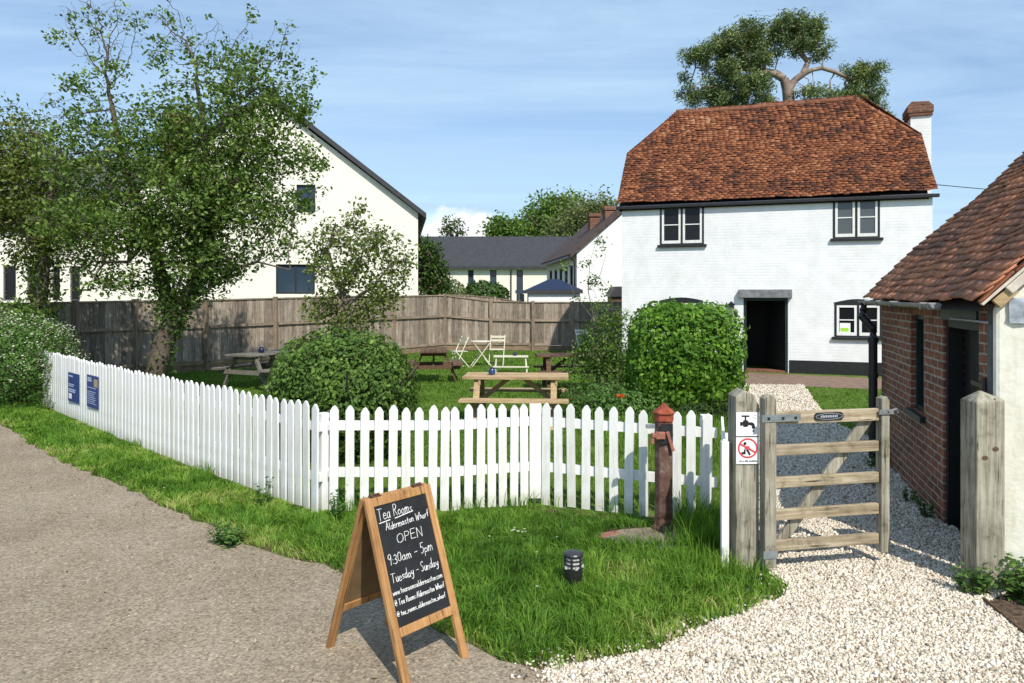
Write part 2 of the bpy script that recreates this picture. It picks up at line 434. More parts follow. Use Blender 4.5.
def bushpts(n, c, rad, g, p=2.0, shell=.35, rough=.12, nz=3.5, zmin=.02):
    d = g.normal(size=(n*2, 3)); d /= np.linalg.norm(d, axis=1)[:, None]
    rs = (np.abs(d)**p).sum(1)**(-1/p)
    lump = .5*vnoise(np.stack([np.arctan2(d[:, 1], d[:, 0])*nz, d[:, 2]*nz], 1), 1, 3)+.5*vnoise(np.stack([np.arctan2(d[:, 1], d[:, 0])*nz*2.5, d[:, 2]*nz*2.5], 1), 1, 9)
    s = (1-shell*g.random(len(d))**1.6)*(1-rough+2*rough*lump)
    P = np.array(c)+d*(rs*s)[:, None]*np.array(rad)
    k = P[:, 2] > zmin; P = P[k][:n]; d = d[k][:n]
    return P, d
def bush(name, label, c, rad, n, leaf, leafm, barkm, p=2.0, seed=1, shell=.35, rough=.12, cat='bush', group=None, nz=3.5, stems=7, shoots=1.0):
    g = np.random.default_rng(seed); base = np.array((c[0], c[1], 0.0))
    T = thing(name, label, cat, tuple(base), 0, group)
    P, d = bushpts(n, c, rad, g, p, shell, rough, nz)
    # stray shoots that break the outline
    A = []; B = []; ns = int(shoots*rad[0]*100)
    d2 = g.normal(size=(ns, 3)); d2[:, 2] = np.abs(d2[:, 2])*.9+.1; d2 /= np.linalg.norm(d2, axis=1)[:, None]
    rs = (np.abs(d2)**p).sum(1)**(-1/p); P0 = np.array(c)+d2*(rs*.93)[:, None]*np.array(rad)
    dd = d2+np.array([0, 0, .6])+g.normal(size=(ns, 3))*.35; dd /= np.linalg.norm(dd, axis=1)[:, None]; L = g.uniform(.05, .20, ns)*(rad[0]/.9)**.5
    P1 = P0+dd*L[:, None]
    for t in np.linspace(.2, 1, 6):
        P = np.concatenate([P, P0+dd*(L*t)[:, None]+g.normal(size=(ns, 3))*.012]); d = np.concatenate([d, dd])
    V, Q = leafquads(P-base, leaf, g, d, .5, .6)
    cl = vnoise(P[:, [0, 2]]+P[:, [1]], 4.5, seed)
    npmesh('foliage', V, [Q], leafm, T, np.clip(g.random(len(Q))*.7+cl*.4-.05, 0, 1))
    rt_ = g.normal(size=(ns, 3))*.03; rt_[:, 2] = .02
    A += list(P0-base)+list(rt_); B += list(P1-base)+list(P0-base)
    thin = len(A)
    for k in range(stems):
        t = g.normal(size=3)*np.array(rad)*.5; a = np.array([g.normal()*.08, g.normal()*.08, 0]); pts = [a, np.array([t[0]*.4, t[1]*.4, c[2]*.6]), np.array([t[0], t[1], c[2]+rad[2]*.5])]
        A += pts[:-1]; B += pts[1:]
    V, Fq = frusta(np.array(A), np.array(B), np.where(np.arange(len(A)) < thin, .003, .018), np.where(np.arange(len(A)) < thin, .0015, .012))
    npmesh('stem', V, [Fq], barkm, T, g.random(len(Fq)))
    return T

# ------------------------------------------------------------------ materials
M = {}
M['lawn'] = (lambda m: (m.bump(m.noise(60, 3), .5, .02), m.fin(m.ramp(m.noise(1.3, 6, .7), [(.3, (.06, .10, .018)), (.55, (.10, .16, .028)), (.75, (.15, .19, .045))]), .9, .1))[1])(NB('lawn'))
M['soil'] = simple('soil', (.10, .07, .05), .95, .1, var=.7, scale=26, bump=1.0, bs=45)
M['brownpave'] = simple('brown_paving', (.20, .135, .10), .9, .2, var=.25, scale=6, bump=.3)
def _asph():
    m = NB('asphalt')
    base = m.ramp(m.noise(.9, 6, .65), [(.3, (.225, .183, .133)), (.7, (.325, .272, .205))])
    sp_ = m.ramp(m.voro(70, out=1), [(.0, (.42, .38, .34)), (.35, (.95, .94, .92)), (.8, (1.08, 1.08, 1.05)), (1, (2.0, 1.95, 1.85))])
    col = m.mix(.85, base, sp_, 'MULTIPLY')
    pale = m.ramp(m.noise(48, 4, .6), [(.62, 0.0), (.72, 1.0)])
    col = m.mix(m.math('MULTIPLY', pale, .6), col, (.50, .44, .37))
    tr_ = m.ramp(m.noise(2.2, 5, .6, m.map((1, .35, 1), (0, 0, R(50)))), [(.42, 0.0), (.7, 1.0)]); col = m.mix(m.math('MULTIPLY', tr_, .3), col, (.36, .31, .26))
    dk = m.ramp(m.noise(30, 5, .7), [(.25, 1.0), (.38, 0.0)])
    col = m.mix(m.math('MULTIPLY', dk, .6), col, (.07, .06, .05))
    h = m.math('ADD', m.voro(85), m.math('MULTIPLY', m.noise(12, 5), 1.5))
    m.bump(h, .55, .008); return m.fin(m.mix(1.0, col, m.ramp(m.noise(60, 3, .6), [(.34, (.66, .64, .60)), (.5, (1, .99, .97)), (.68, (1.35, 1.33, 1.27))]), 'MULTIPLY'), .92, .2)
M['asphalt'] = _asph()
def _grav():
    m = NB('gravel_bed')
    col = m.ramp(m.voro(75, out=1), [(0, (.44, .37, .29)), (.4, (.64, .57, .47)), (1, (.82, .76, .65))])
    e = m.ramp(m.voro(75), [(.35, 1.0), (.8, .45)])
    col = m.mix(.8, col, e, 'MULTIPLY')
    m.bump(m.math('MULTIPLY', m.voro(60), -1.0), .9, .02); return m.fin(col, .9, .2)
M['gravelbed'] = _grav()
M['stone'] = (lambda m: m.fin(m.mix(.35, m.ramp(m.attr(), [(0, (.26, .20, .14)), (.09, (.50, .42, .32)), (.4, (.70, .62, .50)), (1, (.86, .80, .70))]), m.ramp(m.noise(90, 3), [(.3, (.5, .48, .45)), (.7, (1, 1, 1))]), 'MULTIPLY'), .85, .25))(NB('stones'))
def _white():
    m = NB('white_paint')
    col = m.ramp(m.noise(5, 5, .6), [(.3, (.76, .76, .74)), (.6, (.84, .84, .82))])
    s3 = m.n.new('ShaderNodeSeparateXYZ'); m.l.new(m.tc.outputs['Object'], s3.inputs[0])
    low = m.ramp(m.math('ADD', s3.outputs[2], m.math('MULTIPLY', m.noise(14, 5), .28)), [(.16, 1.0), (.34, 0.0)])
    col = m.mix(m.math('MULTIPLY', low, .45), col, (.38, .37, .24))
    sp2 = m.ramp(m.noise(45, 3), [(.68, 0.0), (.74, 1.0)])
    col = m.mix(m.math('MULTIPLY', sp2, .22), col, (.35, .33, .26))
    oi = m.n.new('ShaderNodeObjectInfo'); col = m.mix(1.0, col, m.ramp(oi.outputs['Random'], [(0, (.90, .90, .87)), (.5, (1, 1, 1)), (1, (.96, .965, .97))]), 'MULTIPLY')
    st = m.ramp(m.noise(2.5, 5, .7, m.map((9, 9, 1))), [(.36, (.80, .79, .72)), (.5, (1, 1, 1))]); col = m.mix(.6, col, st, 'MULTIPLY')
    m.bump(m.noise(30, 4, vec=m.map((10, 10, 1))), .3, .003); return m.fin(col, .6, .3)
M['white'] = _white()
M['whitebrick'] = brickmat('white_painted_brick', (.76, .765, .77), (.87, .875, .88), (.66, .67, .68), bump=.2, paint=True, rough=.7, mort=.012)
M['render'] = simple('cream_render', (.78, .745, .66), .85, .2, var=.05, scale=3, bump=.15)
M['whiterender'] = simple('white_render', (.82, .82, .80), .8, .2, var=.05, scale=3, bump=.3, bs=14)
M['limewash'] = (lambda m: (m.bump(m.noise(5, 5), .5, .03), m.fin(m.mix(.8, m.ramp(m.noise(2.2, 6, .7), [(.3, (.62, .60, .50)), (.6, (.78, .76, .67))]), m.ramp(m.noise(12, 6, .7, m.map((1, 1, .25))), [(.3, (.82, .80, .72)), (.5, (1, 1, 1))]), 'MULTIPLY'), .85, .2))[1])(NB('limewashed_render'))
M['redbrick'] = brickmat('old_red_brick', (.36, .135, .075), (.20, .085, .06), (.44, .38, .30), bump=.9, mort=.012)
M['chbrick'] = brickmat('chimney_brick', (.30, .12, .07), (.20, .09, .06), (.25, .21, .17), bump=.8)
M['tile'] = tilemat('clay_tiles', [(.12, (0.055, 0.031, 0.026)), (.30, (0.120, 0.050, 0.034)), (.50, (0.221, 0.081, 0.041)), (.68, (0.321, 0.122, 0.057)), (.84, (0.413, 0.184, 0.092)), (1, (0.505, 0.332, 0.218))], .55)
M['tile2'] = tilemat('old_clay_tiles', [(.12, (0.191, 0.111, 0.084)), (.38, (0.355, 0.176, 0.117)), (.62, (0.519, 0.227, 0.130)), (.80, (0.683, 0.286, 0.148)), (.97, (0.846, 0.494, 0.309))], .3)
M['rooffar'] = simple('dark_brown_tile_roof', (.085, .06, .052), .85, .2, var=.3, scale=5)
M['ridge'] = simple('ridge_tile', (.20, .085, .052), .85, .2, var=.4, scale=8, bump=.3)
M['mortar'] = simple('mortar', (.62, .55, .47), .9, .2, var=.2)
M['slate'] = simple('slate', (.045, .045, .050), .6, .3, var=.2, scale=4, bump=.2)
M['slate2'] = simple('grey_slate', (.10, .10, .11), .7, .3, var=.25, scale=4, bump=.2)
M['black'] = simple('black_paint', (.018, .018, .02), .5, .4, var=.3, bump=.2)
M['blackmetal'] = simple('black_metal', (.02, .02, .022), .4, .5, var=.2, bump=.05)
M['darkgreen'] = simple('dark_green_paint', (.012, .028, .024), .5, .4, var=.3)
M['doorblack'] = simple('black_door', (.010, .011, .012), .55, .35, var=.3)
M['glass'] = flat('window_glass', (.012, .013, .015), .12, .25)
M['glassgrey'] = flat('pale_glass', (.085, .095, .10), .12, .6)
M['glassblue'] = flat('blue_glass', (.03, .05, .075), .1, .4)
M['lead'] = simple('grey_stone_lintel', (.20, .205, .215), .8, .2, var=.3, scale=10, bump=.4)
M['timber'] = wood('fence_timber', (0.137, 0.111, 0.089), (0.287, 0.234, 0.191), (0.478, 0.410, 0.340), 'z', rv=.7)
M['timberx'] = wood('fence_rail_timber', (0.176, 0.132, 0.100), (0.302, 0.234, 0.177), (0.428, 0.348, 0.274), 'x', rv=.3)
M['gboard'] = wood('gravel_board_timber', (.15, .10, .065), (.25, .175, .12), (.33, .25, .18), 'x', rv=.3)
M['postw'] = wood('fence_post_timber', (.16, .115, .085), (.26, .20, .15), (.35, .29, .23), 'z', rv=.3)
M['oldz'] = wood('weathered_post', (0.153, 0.134, 0.102), (0.313, 0.290, 0.232), (0.466, 0.442, 0.374), 'z', rv=.25, bump=.9, stain=.8)
M['oldx'] = wood('weathered_rail', (0.200, 0.152, 0.100), (0.378, 0.310, 0.215), (0.567, 0.488, 0.373), 'x', rv=.3, bump=.9, stain=.8)
M['pale'] = wood('pale_timber', (0.330, 0.220, 0.117), (0.462, 0.330, 0.189), (0.572, 0.430, 0.261), 'x', rv=.2)
M['brown'] = wood('brown_timber', (.07, .042, .025), (.13, .078, .048), (.19, .12, .075), 'x', rv=.3)
M['grey'] = wood('grey_timber', (.11, .10, .085), (.18, .165, .14), (.27, .25, .215), 'x', rv=.3)
M['pine'] = wood('stained_pine', (.26, .125, .048), (.40, .21, .085), (.52, .31, .145), 'z', rough=.5, rv=.15, bump=.1)
M['pinex'] = wood('stained_pine_rail', (.26, .125, .048), (.40, .21, .085), (.52, .31, .145), 'x', rough=.5, rv=.15, bump=.1)
M['board'] = simple('chalkboard', (.016, .017, .019), .6, .3, var=.35, scale=9, bump=.05)
M['backboard'] = simple('board_back', (.17, .115, .06), .85, .2, var=.25, scale=7)
M['chalk'] = flat('chalk', (.78, .78, .76), .9, .1)
M['steel'] = simple('galvanised_steel', (.30, .33, .35), .45, .5, .6, var=.2, scale=20, bump=.1)
M['gutter'] = simple('grey_gutter', (.24, .235, .225), .5, .4, var=.35, scale=14)
M['rust'] = simple('rusty_red_iron', (.27, .062, .032), .75, .3, var=.5, scale=16, bump=.5)
M['rustdark'] = (lambda m: (m.bump(m.noise(40, 5), .6, .006), m.fin(m.ramp(m.noise(9, 6, .7), [(.28, (.035, .022, .018)), (.45, (.105, .05, .034)), (.6, (.16, .10, .08)), (.72, (.33, .28, .24))]), .7, .3))[1])(NB('flaking_brown_iron'))
M['rustpink'] = simple('faded_red_iron', (.30, .12, .085), .75, .3, var=.3, scale=20)
M['signwhite'] = flat('sign_white', (.82, .82, .82), .4, .4)
M['signred'] = flat('sign_red', (.62, .06, .07), .4, .4)
M['signblack'] = flat('sign_black', (.015, .015, .015), .4, .4)
M['signgrey'] = flat('sign_grey', (.45, .47, .52), .4, .4)
M['signblue'] = simple('sign_blue', (.018, .045, .20), .4, .4, var=.1, bump=0)
M['signtext'] = flat('sign_lettering', (.42, .5, .68), .5, .3)
M['signpic'] = flat('sign_picture', (.38, .33, .20), .5, .3)
M['lens'] = simple('lamp_lens', (.45, .45, .42), .12, .8, var=.4, scale=60, bump=.3)
M['blueglaze'] = simple('blue_glaze', (.025, .06, .16), .2, .6, var=.3)
M['navy'] = simple('navy_glaze', (.012, .014, .06), .3, .5, var=.3)
M['cream'] = flat('cream_metal', (.68, .64, .50), .5, .4)
M['bluecover'] = simple('blue_roofing', (.014, .026, .062), .6, .3, var=.2)
M['green_sign'] = flat('lime_notice', (.35, .68, .05), .6, .2)
M['film'] = simple('grey_plastic_film', (.33, .36, .42), .2, .7, var=.45, scale=12, bump=.9, bs=14)
M['bark'] = simple('bark', (.12, .095, .075), .95, .1, var=.4, scale=10, bump=.9, bs=25)
M['barkgrey'] = simple('grey_bark', (.16, .135, .11), .95, .1, var=.35, scale=14, bump=.7, bs=30)
M['barkpine'] = simple('pine_bark', (.26, .20, .165), .95, .1, var=.4, scale=3, bump=.8, bs=8)
M['slab'] = simple('old_concrete', (.20, .16, .125), .9, .2, var=.35, scale=8, bump=.7, bs=30)
M['brickpiece'] = simple('pink_brick', (.26, .12, .09), .9, .2, var=.25)
M['grass'] = leafmat('grass', [(.0, (0.051, 0.128, 0.014)), (.35, (0.106, 0.237, 0.027)), (.65, (0.179, 0.334, 0.042)), (.88, (0.302, 0.413, 0.079)), (1, (0.469, 0.462, 0.183))], .4, .45)
M['lawngrass'] = leafmat('lawn_grass', [(0, (0.056, 0.140, 0.014)), (.5, (0.119, 0.231, 0.028)), (1, (0.224, 0.308, 0.063))], .35, .6)
M['leafapple'] = leafmat('apple_leaves', [(0, (0.040, 0.078, 0.018)), (.4, (0.094, 0.165, 0.034)), (.75, (0.167, 0.263, 0.056)), (1, (0.314, 0.393, 0.112))], .3)
M['leafleft'] = leafmat('olive_leaves', [(0, (0.045, 0.078, 0.018)), (.4, (0.105, 0.158, 0.030)), (.8, (0.195, 0.240, 0.060)), (1, (0.300, 0.300, 0.105))], .3)
M['leafbush'] = leafmat('bush_leaves', [(0, (0.037, 0.077, 0.018)), (.5, (0.086, 0.162, 0.031)), (.85, (0.162, 0.264, 0.051)), (1, (0.255, 0.359, 0.086))], .28)
M['leafhedge'] = leafmat('hedge_leaves', [(0, (0.044, 0.113, 0.016)), (.5, (0.113, 0.247, 0.026)), (.85, (0.196, 0.367, 0.044)), (1, (0.330, 0.496, 0.090))], .35)
M['leafivy'] = leafmat('ivy', [(0, (0.016, 0.036, 0.010)), (.6, (0.039, 0.078, 0.018)), (1, (0.091, 0.143, 0.039))], .15)
M['leafpine'] = leafmat('pine_needles', [(0, (0.076, 0.120, 0.051)), (.5, (0.156, 0.220, 0.090)), (.85, (0.295, 0.346, 0.128)), (1, (0.415, 0.439, 0.170))], .15, .6)
M['leaffar'] = leafmat('far_tree_leaves', [(0, (0.051, 0.109, 0.022)), (.5, (0.123, 0.217, 0.041)), (1, (0.217, 0.319, 0.072))], .3, .7)
M['leaffar2'] = leafmat('far_olive_leaves', [(0, (0.081, 0.115, 0.041)), (.5, (0.162, 0.203, 0.074)), (1, (0.270, 0.297, 0.135))], .3, .7)
M['leafdark'] = leafmat('dark_leaves', [(0, (0.026, 0.058, 0.016)), (.6, (0.065, 0.124, 0.026)), (1, (0.117, 0.195, 0.046))], .25)
M['blossom'] = leafmat('white_blossom', [(0, (.42, .45, .32)), (1, (.72, .72, .62))], .2, .7)
M['poppy'] = leafmat('orange_petals', [(0, (.55, .09, .02)), (1, (.7, .16, .03))], .3)
M['litter'] = leafmat('dry_leaves', [(0, (.09, .06, .03)), (.5, (.22, .16, .08)), (1, (.38, .31, .17))], .1)
M['nettle'] = leafmat('weed_leaves', [(0, (0.039, 0.098, 0.026)), (.6, (0.091, 0.195, 0.039)), (1, (0.182, 0.286, 0.065))], .3)

# ------------------------------------------------------------------ ground sheets
def sheet(name, poly, z, mat, cuts=0):
    me = bpy.data.meshes.new(name); me.from_pydata([(x, y, z) for x, y in poly], [], [tuple(range(len(poly)))])
    me.materials.append(mat); o = bpy.data.objects.new(name, me); COL.objects.link(o)
    # keep the face normal up
    if me.polygons[0].normal.z < 0: me.flip_normals()
    return struct(o)
def wobble(pts, amp=.05, step=.12, seed=0):
    g = np.random.default_rng(seed); out = []
    for (a, b) in zip(pts[:-1], pts[1:]):
        a, b = np.array(a), np.array(b); L = np.linalg.norm(b-a)
        k = max(1, int(L/step)) if L < 8 else 4
        for i in range(k):
            p = a+(b-a)*i/k; am = min(amp, L*.2)
            out.append(tuple(p+g.normal(size=2)*am*.4 if i else p))
    out.append(tuple(pts[-1])); return out
sheet('ground', [(-900, -60), (900, -60), (900, 1800), (-900, 1800)], 0, M['lawn'])
e_road = [(-60, 55), (-16, 19.3), G(0, 424), G(51, 457), G(113, 482.5), G(154, 503), G(205, 523.5), G(239, 544), G(273, 554), G(338, 573), G(395, 606), G(440, 634), G(471, 646), G(500, 662), G(530, 668), G(560, 674)]
e_road = wobble(e_road, .06, .15, 3)
road_poly = [(-90, 55), (-90, -20), (2.2, -20), (.9, 1.5), G(590, 760)]+e_road[::-1]
sheet('road', road_poly, .008, M['asphalt'])
e_g = wobble([G(545, 672), G(566, 668), G(611, 660), G(660, 652), G(706, 628), G(746, 615), G(786, 597), G(789, 588), G(768, 574)], .05, .1, 4)
gl = wobble([(1.85, 5.32), (3.2, 10.9), (4.98, 16.3)], .05, .4, 5)
gr = wobble([G(804, 385.5), G(818, 406.5), G(838, 426), (4.95, 10.2), (5.3, 9.6)], .05, .3, 6)
grav_poly = e_g+gl+gr+[(5.4, 9.4), (4.62, 9.0), (3.43, 5.2), (3.3, 4.93), G(986, 604), G(1024, 636), (3.4, 3.0), (3.2, -2), (.75, -2), (.55, 2.4), G(552, 700)]
sheet('gravel_path', grav_poly, .012, M['gravelbed'])
pave_poly = [(4.2, 16.95), (12.0, 14.2), (12.6, 15.6), (4.8, 19.35)]
sheet('pavement', [(3.7, 19.85), (4.98, 16.4), (13, 13.6), (13.6, 15.2)], .006, M['brownpave'])
sheet('soil_bed', [(3.06, 5.1), G(986, 604), G(1024, 636), (3.6, 3.3), (7, 3.3), (7, 4.0), (3.4, 5.16)], .006, M['soil'])
sheet('worn_earth', [G(600, 545), G(630, 556), G(690, 558), G(722, 548), G(700, 522), G(650, 516), G(610, 528)], .006, M['soil'])
sheet('flower_bed', [(2.0, 13.4), (1.8, 10.9), (3.15, 10.9), (4.1, 14.0), (3.4, 17.5), (1.9, 17.2)], .003, M['soil'])

vb_ = (lambda m: m.fin(m.ramp(m.noise(5, 6, .7), [(.35, (.10, .075, .045)), (.6, (.075, .095, .025))]), .95, .1))(NB('verge_earth'))
M['vergebase'] = vb_
# loose stones: real chips of limestone
def stones(P, size, g, z=.012):
    n = len(P); c = np.array([[x, y, z_] for x in (-1, 1) for y in (-1, 1) for z_ in (-1, 1)], float)*.5
    V = c[None]*(1+g.normal(size=(n, 8, 3))*.28)
    s = np.broadcast_to(size, n)*g.lognormal(0, .28, n); V = V*s[:, None, None]*np.stack([g.uniform(.8, 1.35, n), g.uniform(.7, 1.1, n), g.uniform(.5, .85, n)], 1)[:, None]
    q = g.normal(size=(n, 4)); q /= np.linalg.norm(q, axis=1)[:, None]; w, x, y, zz = q.T
    Rm = np.stack([1-2*(y*y+zz*zz), 2*(x*y-zz*w), 2*(x*zz+y*w), 2*(x*y+zz*w), 1-2*(x*x+zz*zz), 2*(y*zz-x*w), 2*(x*zz-y*w), 2*(y*zz+x*w), 1-2*(x*x+y*y)], 1).reshape(n, 3, 3)
    V = np.einsum('nij,nkj->nki', Rm, V)
    V[:, :, 0] += P[:, 0:1]; V[:, :, 1] += P[:, 1:2]; V[:, :, 2] += z+(s*g.uniform(.1, .55, n))[:, None]
    f = np.array([[0, 1, 3, 2], [4, 6, 7, 5], [0, 4, 5, 1], [2, 3, 7, 6], [0, 2, 6, 4], [1, 5, 7, 3]])
    return V.reshape(-1, 3), (np.arange(n)[:, None, None]*8+f[None]).reshape(-1, 4), np.repeat(g.random(n), 6)
P = scatter([(p[0], p[1]) for p in grav_poly], 8200, 11); P = P[visible(P)]
g0 = np.random.default_rng(12)
prob = np.clip(5.2/P[:, 1], 0, 1)**2.0; P = P[g0.random(len(P)) < prob]
sz = .0112*np.clip(P[:, 1]/6.5, 1, 1.45)
# strays over the edges
eg = np.array(e_g+gl[:6]); st_ = eg[g0.integers(0, len(eg), 900)]+g0.normal(size=(900, 2))*.10
ea = np.array([G(566, 672), G(560, 683), G(552, 700)]); st2 = ea[g0.integers(0, 3, 260)]+g0.normal(size=(260, 2))*.09
P = np.concatenate([P, st_, st2]); sz = np.concatenate([sz, np.full(1160, .010)])
V, Q, rr = stones(P, sz, g0)
tag(npmesh('gravel', V, [Q], M['stone'], None, rr), 'pale angular limestone gravel covering the path', 'gravel', kind='stuff')
rd = np.array([p for p in e_road if p[1] > 3 and p[1] < 13]); k = g0.integers(0, len(rd), 700)
P2 = rd[k]+g0.normal(size=(700, 2))*.14; P3 = scatter([(-7, 3), (.4, 3), (.3, 4.5), (-3, 7), (-7, 10.5)], 22, 5)
P2 = np.concatenate([P2, P3]); V, Q, rr = stones(P2, np.full(len(P2), .006), g0, .007)
tag(npmesh('grit', V, [Q], M['stone'], None, rr*.09), 'scattered small grit lying on the asphalt', 'grit', kind='stuff')

# ------------------------------------------------------------------ cottage
HO = (3.0, 20.2); HR = math.atan2(-2.6, 7.0); HU = (7/7.467, -2.6/7.467); HL = 7.47; HD = 5.0
def HA(px, t=0.0):
    k = (px-512)/F; vx, vy = -HU[1], HU[0]
    return (k*(HO[1]+t*vy)-HO[0]-t*vx)/(HU[0]-k*HU[1])
def HZc(px, py, t=0.0):
    a = HA(px, t); return PZ(py, HO[1]+a*HU[1]+t*HU[0])
cot = thing('cottage', 'white painted brick cottage with half-hipped mottled orange tile roof', 'cottage', (HO[0], HO[1], 0), HR)
def wallgrid(mb, a0, a1, z0, z1, ops, d0, d1, axis='x', inner=True):
    xs = sorted({a0, a1, *[o[0] for o in ops], *[o[1] for o in ops]}); zs = sorted({z0, z1, *[o[2] for o in ops], *[o[3] for o in ops]})
    def Pt(a, d, z): return (a, d, z) if axis == 'x' else (d, a, z)
    def op(i, j):
        if i < 0 or j < 0 or i >= len(xs)-1 or j >= len(zs)-1: return True
        ca, cz = (xs[i]+xs[i+1])/2, (zs[j]+zs[j+1])/2
        return any(o[0] < ca < o[1] and o[2] < cz < o[3] for o in ops)
    for i in range(len(xs)-1):
        for j in range(len(zs)-1):
            if op(i, j): continue
            x0, x1, y0, y1 = xs[i], xs[i+1], zs[j], zs[j+1]
            mb.add([Pt(x0, d0, y0), Pt(x1, d0, y0), Pt(x1, d0, y1), Pt(x0, d0, y1)], [(0, 1, 2, 3)])
            mb.add([Pt(x0, d1, y0), Pt(x1, d1, y0), Pt(x1, d1, y1), Pt(x0, d1, y1)], [(3, 2, 1, 0)])
            if op(i-1, j): mb.add([Pt(x0, d0, y0), Pt(x0, d1, y0), Pt(x0, d1, y1), Pt(x0, d0, y1)], [(3, 2, 1, 0)])
            if op(i+1, j): mb.add([Pt(x1, d0, y0), Pt(x1, d1, y0), Pt(x1, d1, y1), Pt(x1, d0, y1)], [(0, 1, 2, 3)])
            if op(i, j-1): mb.add([Pt(x0, d0, y0), Pt(x1, d0, y0), Pt(x1, d1, y0), Pt(x0, d1, y0)], [(3, 2, 1, 0)])
            if op(i, j+1): mb.add([Pt(x0, d0, y1), Pt(x1, d0, y1), Pt(x1, d1, y1), Pt(x0, d1, y1)], [(0, 1, 2, 3)])
EZ = 4.36
w1 = (HA(660), HA(704), HZc(682, 244.5), HZc(682, 204.5)); w2 = (HA(833), HA(880), HZc(856, 238), HZc(856, 196.5))
w3 = (HA(834.5), HA(882), HZc(856, 337), HZc(856, 303)); w4 = (HA(660), HA(703), HZc(682, 337), HZc(682, 301))
dr = (HA(743.5), HA(788), 0.0, HZc(765, 298))
mb = MB()
wallgrid(mb, 0, HL, 0, EZ, [w1, w2, w3, w4, dr], 0, .28)
# side and back walls, gable shapes up to the half hip
for x0, x1, xa_, xb_ in ((0, .28, 0.02, .26), (HL-.28, HL, HL-.5, HL-.28)):
    mb.prism([(.285, 0), (HD, 0), (HD, EZ), (.285, EZ)], x0, x1, 'yz')
    mb.prism([(.285, EZ+.002), (HD-.1, EZ+.002), (HD-1.35, 5.85), (1.35, 5.85)], xa_, xb_, 'yz')
mb.box(.285, HL-.285, HD-.28, HD, 0, EZ)
mb.build('wall', M['whitebrick'], cot)
mb = MB(); mb.box(HL+.003-8.2, HL, 0, 0, 0, 0) if False else None
pl = MB(); pl.box(-.004, dr[0]-.03, -.014, -.002, 0, .33); pl.box(dr[1]+.03, HL+.012, -.014, -.002, 0, .33); pl.box(HL+.002, HL+.012, 0, HD, 0, .33)
pl.build('plinth', M['black'], cot)
def tiles(O, U, Sv, N, rows, lo, hi, gauge, tw, th, seed, sag=None, jit=.006, lift=1.5):
    g = np.random.default_rng(seed); O, U, Sv, N = map(lambda v: np.array(v, float), (O, U, Sv, N))
    Vs = []
    for r in range(rows):
        a0, a1 = lo(r), hi(r)
        if a1-a0 < .02: continue
        off = (r % 2)*tw/2+g.uniform(-.25, .25)*tw; edges = np.arange(a0-abs(off), a1+tw, tw); edges = edges+g.normal(size=len(edges))*tw*.05
        A = np.clip(edges[:-1], a0, a1); B = np.clip(edges[1:]-.003, a0, a1)
        k = B-A > .01; A, B = A[k], B[k]; n = len(A)
        s0 = r*gauge+g.normal(size=n)*jit; s1 = s0+gauge*1.7
        nl = th*lift+np.abs(g.normal(size=n))*jit; nh = np.full(n, th*.1); tl = g.normal(size=n)*jit*.6
        V = np.zeros((n, 8, 3))
        for i, (a, s, b) in enumerate(((A, s0, nl-tl), (B, s0, nl+tl), (B, s1, nh), (A, s1, nh))):
            sg = sag(a, s) if sag else 0
            V[:, i] = O+a[:, None]*U+s[:, None]*Sv+(b+sg)[:, None]*N
            V[:, i+4] = V[:, i]+N*th
        Vs.append(V)
    V = np.concatenate(Vs); n = len(V)
    f = np.array([[0, 3, 2, 1], [4, 5, 6, 7], [0, 1, 5, 4], [1, 2, 6, 5], [2, 3, 7, 6], [3, 0, 4, 7]])
    return V.reshape(-1, 3), (np.arange(n)[:, None, None]*8+f[None]).reshape(-1, 4), np.repeat(np.random.default_rng(seed+5).random(n), 6)
def merge(parts):
    Vs, Fs, Rs = [], [], []; o = 0
    for V, Fq, r in parts: Vs.append(V); Fs.append(Fq+o); Rs.append(r); o += len(V)
    return np.concatenate(Vs), np.concatenate(Fs), np.concatenate(Rs)
sl = 1.16; ov = .09; T0 = 1.26; ZE = 4.46; ZR = ZE+sl*(2.5+ov); ZB = ZE+sl*(T0+ov)
cosr = 1/math.hypot(1, sl); Ls = (2.5+ov)/cosr; Lb = (T0+ov)/cosr; HE = 1.2
RX0, RX1 = -.12, HL+.10
gauge = .086; rows = int(Ls/gauge)
lo = lambda r: RX0 if r*gauge < Lb else RX0+(r*gauge-Lb)/(Ls-Lb)*(HE+.1)
VT = .14
hi = lambda r: RX1-VT*r*gauge/Lb if r*gauge < Lb else RX1-VT-(r*gauge-Lb)/(Ls-Lb)*(HE+.28)
S1 = (0, cosr, sl*cosr); N1 = (0, -sl*cosr, cosr)
sag = lambda a, s: -.04*np.sin(np.clip(a, 0, HL)/HL*np.pi)+.018*np.sin(a*2.3+s*1.1)+.012*np.sin(a*5.1-s*2.7)-.03*np.sin(np.clip(s/Ls, 0, 1)*np.pi)
pa = [tiles((0, -ov, ZE), (1, 0, 0), S1, N1, rows, lo, hi, gauge, .145, .014, 1, sag, .010, 1.7)]
pa.append(tiles((0, HD+ov, ZE), (1, 0, 0), (0, -cosr, sl*cosr), (0, sl*cosr, cosr), rows, lo, hi, gauge, .145, .013, 2, sag))
hz = ZR-ZB; hx = HE+.1; hl = math.hypot(hz, hx); hr = int(hl/gauge)
for sx, X in ((1, RX0), (-1, RX1-VT)):
    hw = lambda r: (2.5-T0)*(1-r*gauge/hl)
    pa.append(tiles((X, 2.5, ZB), (0, 1, 0), (sx*hx/hl, 0, hz/hl), (-sx*hz/hl, 0, hx/hl), hr, lambda r: -hw(r), lambda r: hw(r), gauge, .165, .013, 3))
V, Q, rr = merge(pa); npmesh('roof', V, [Q], M['tile'], cot, rr)
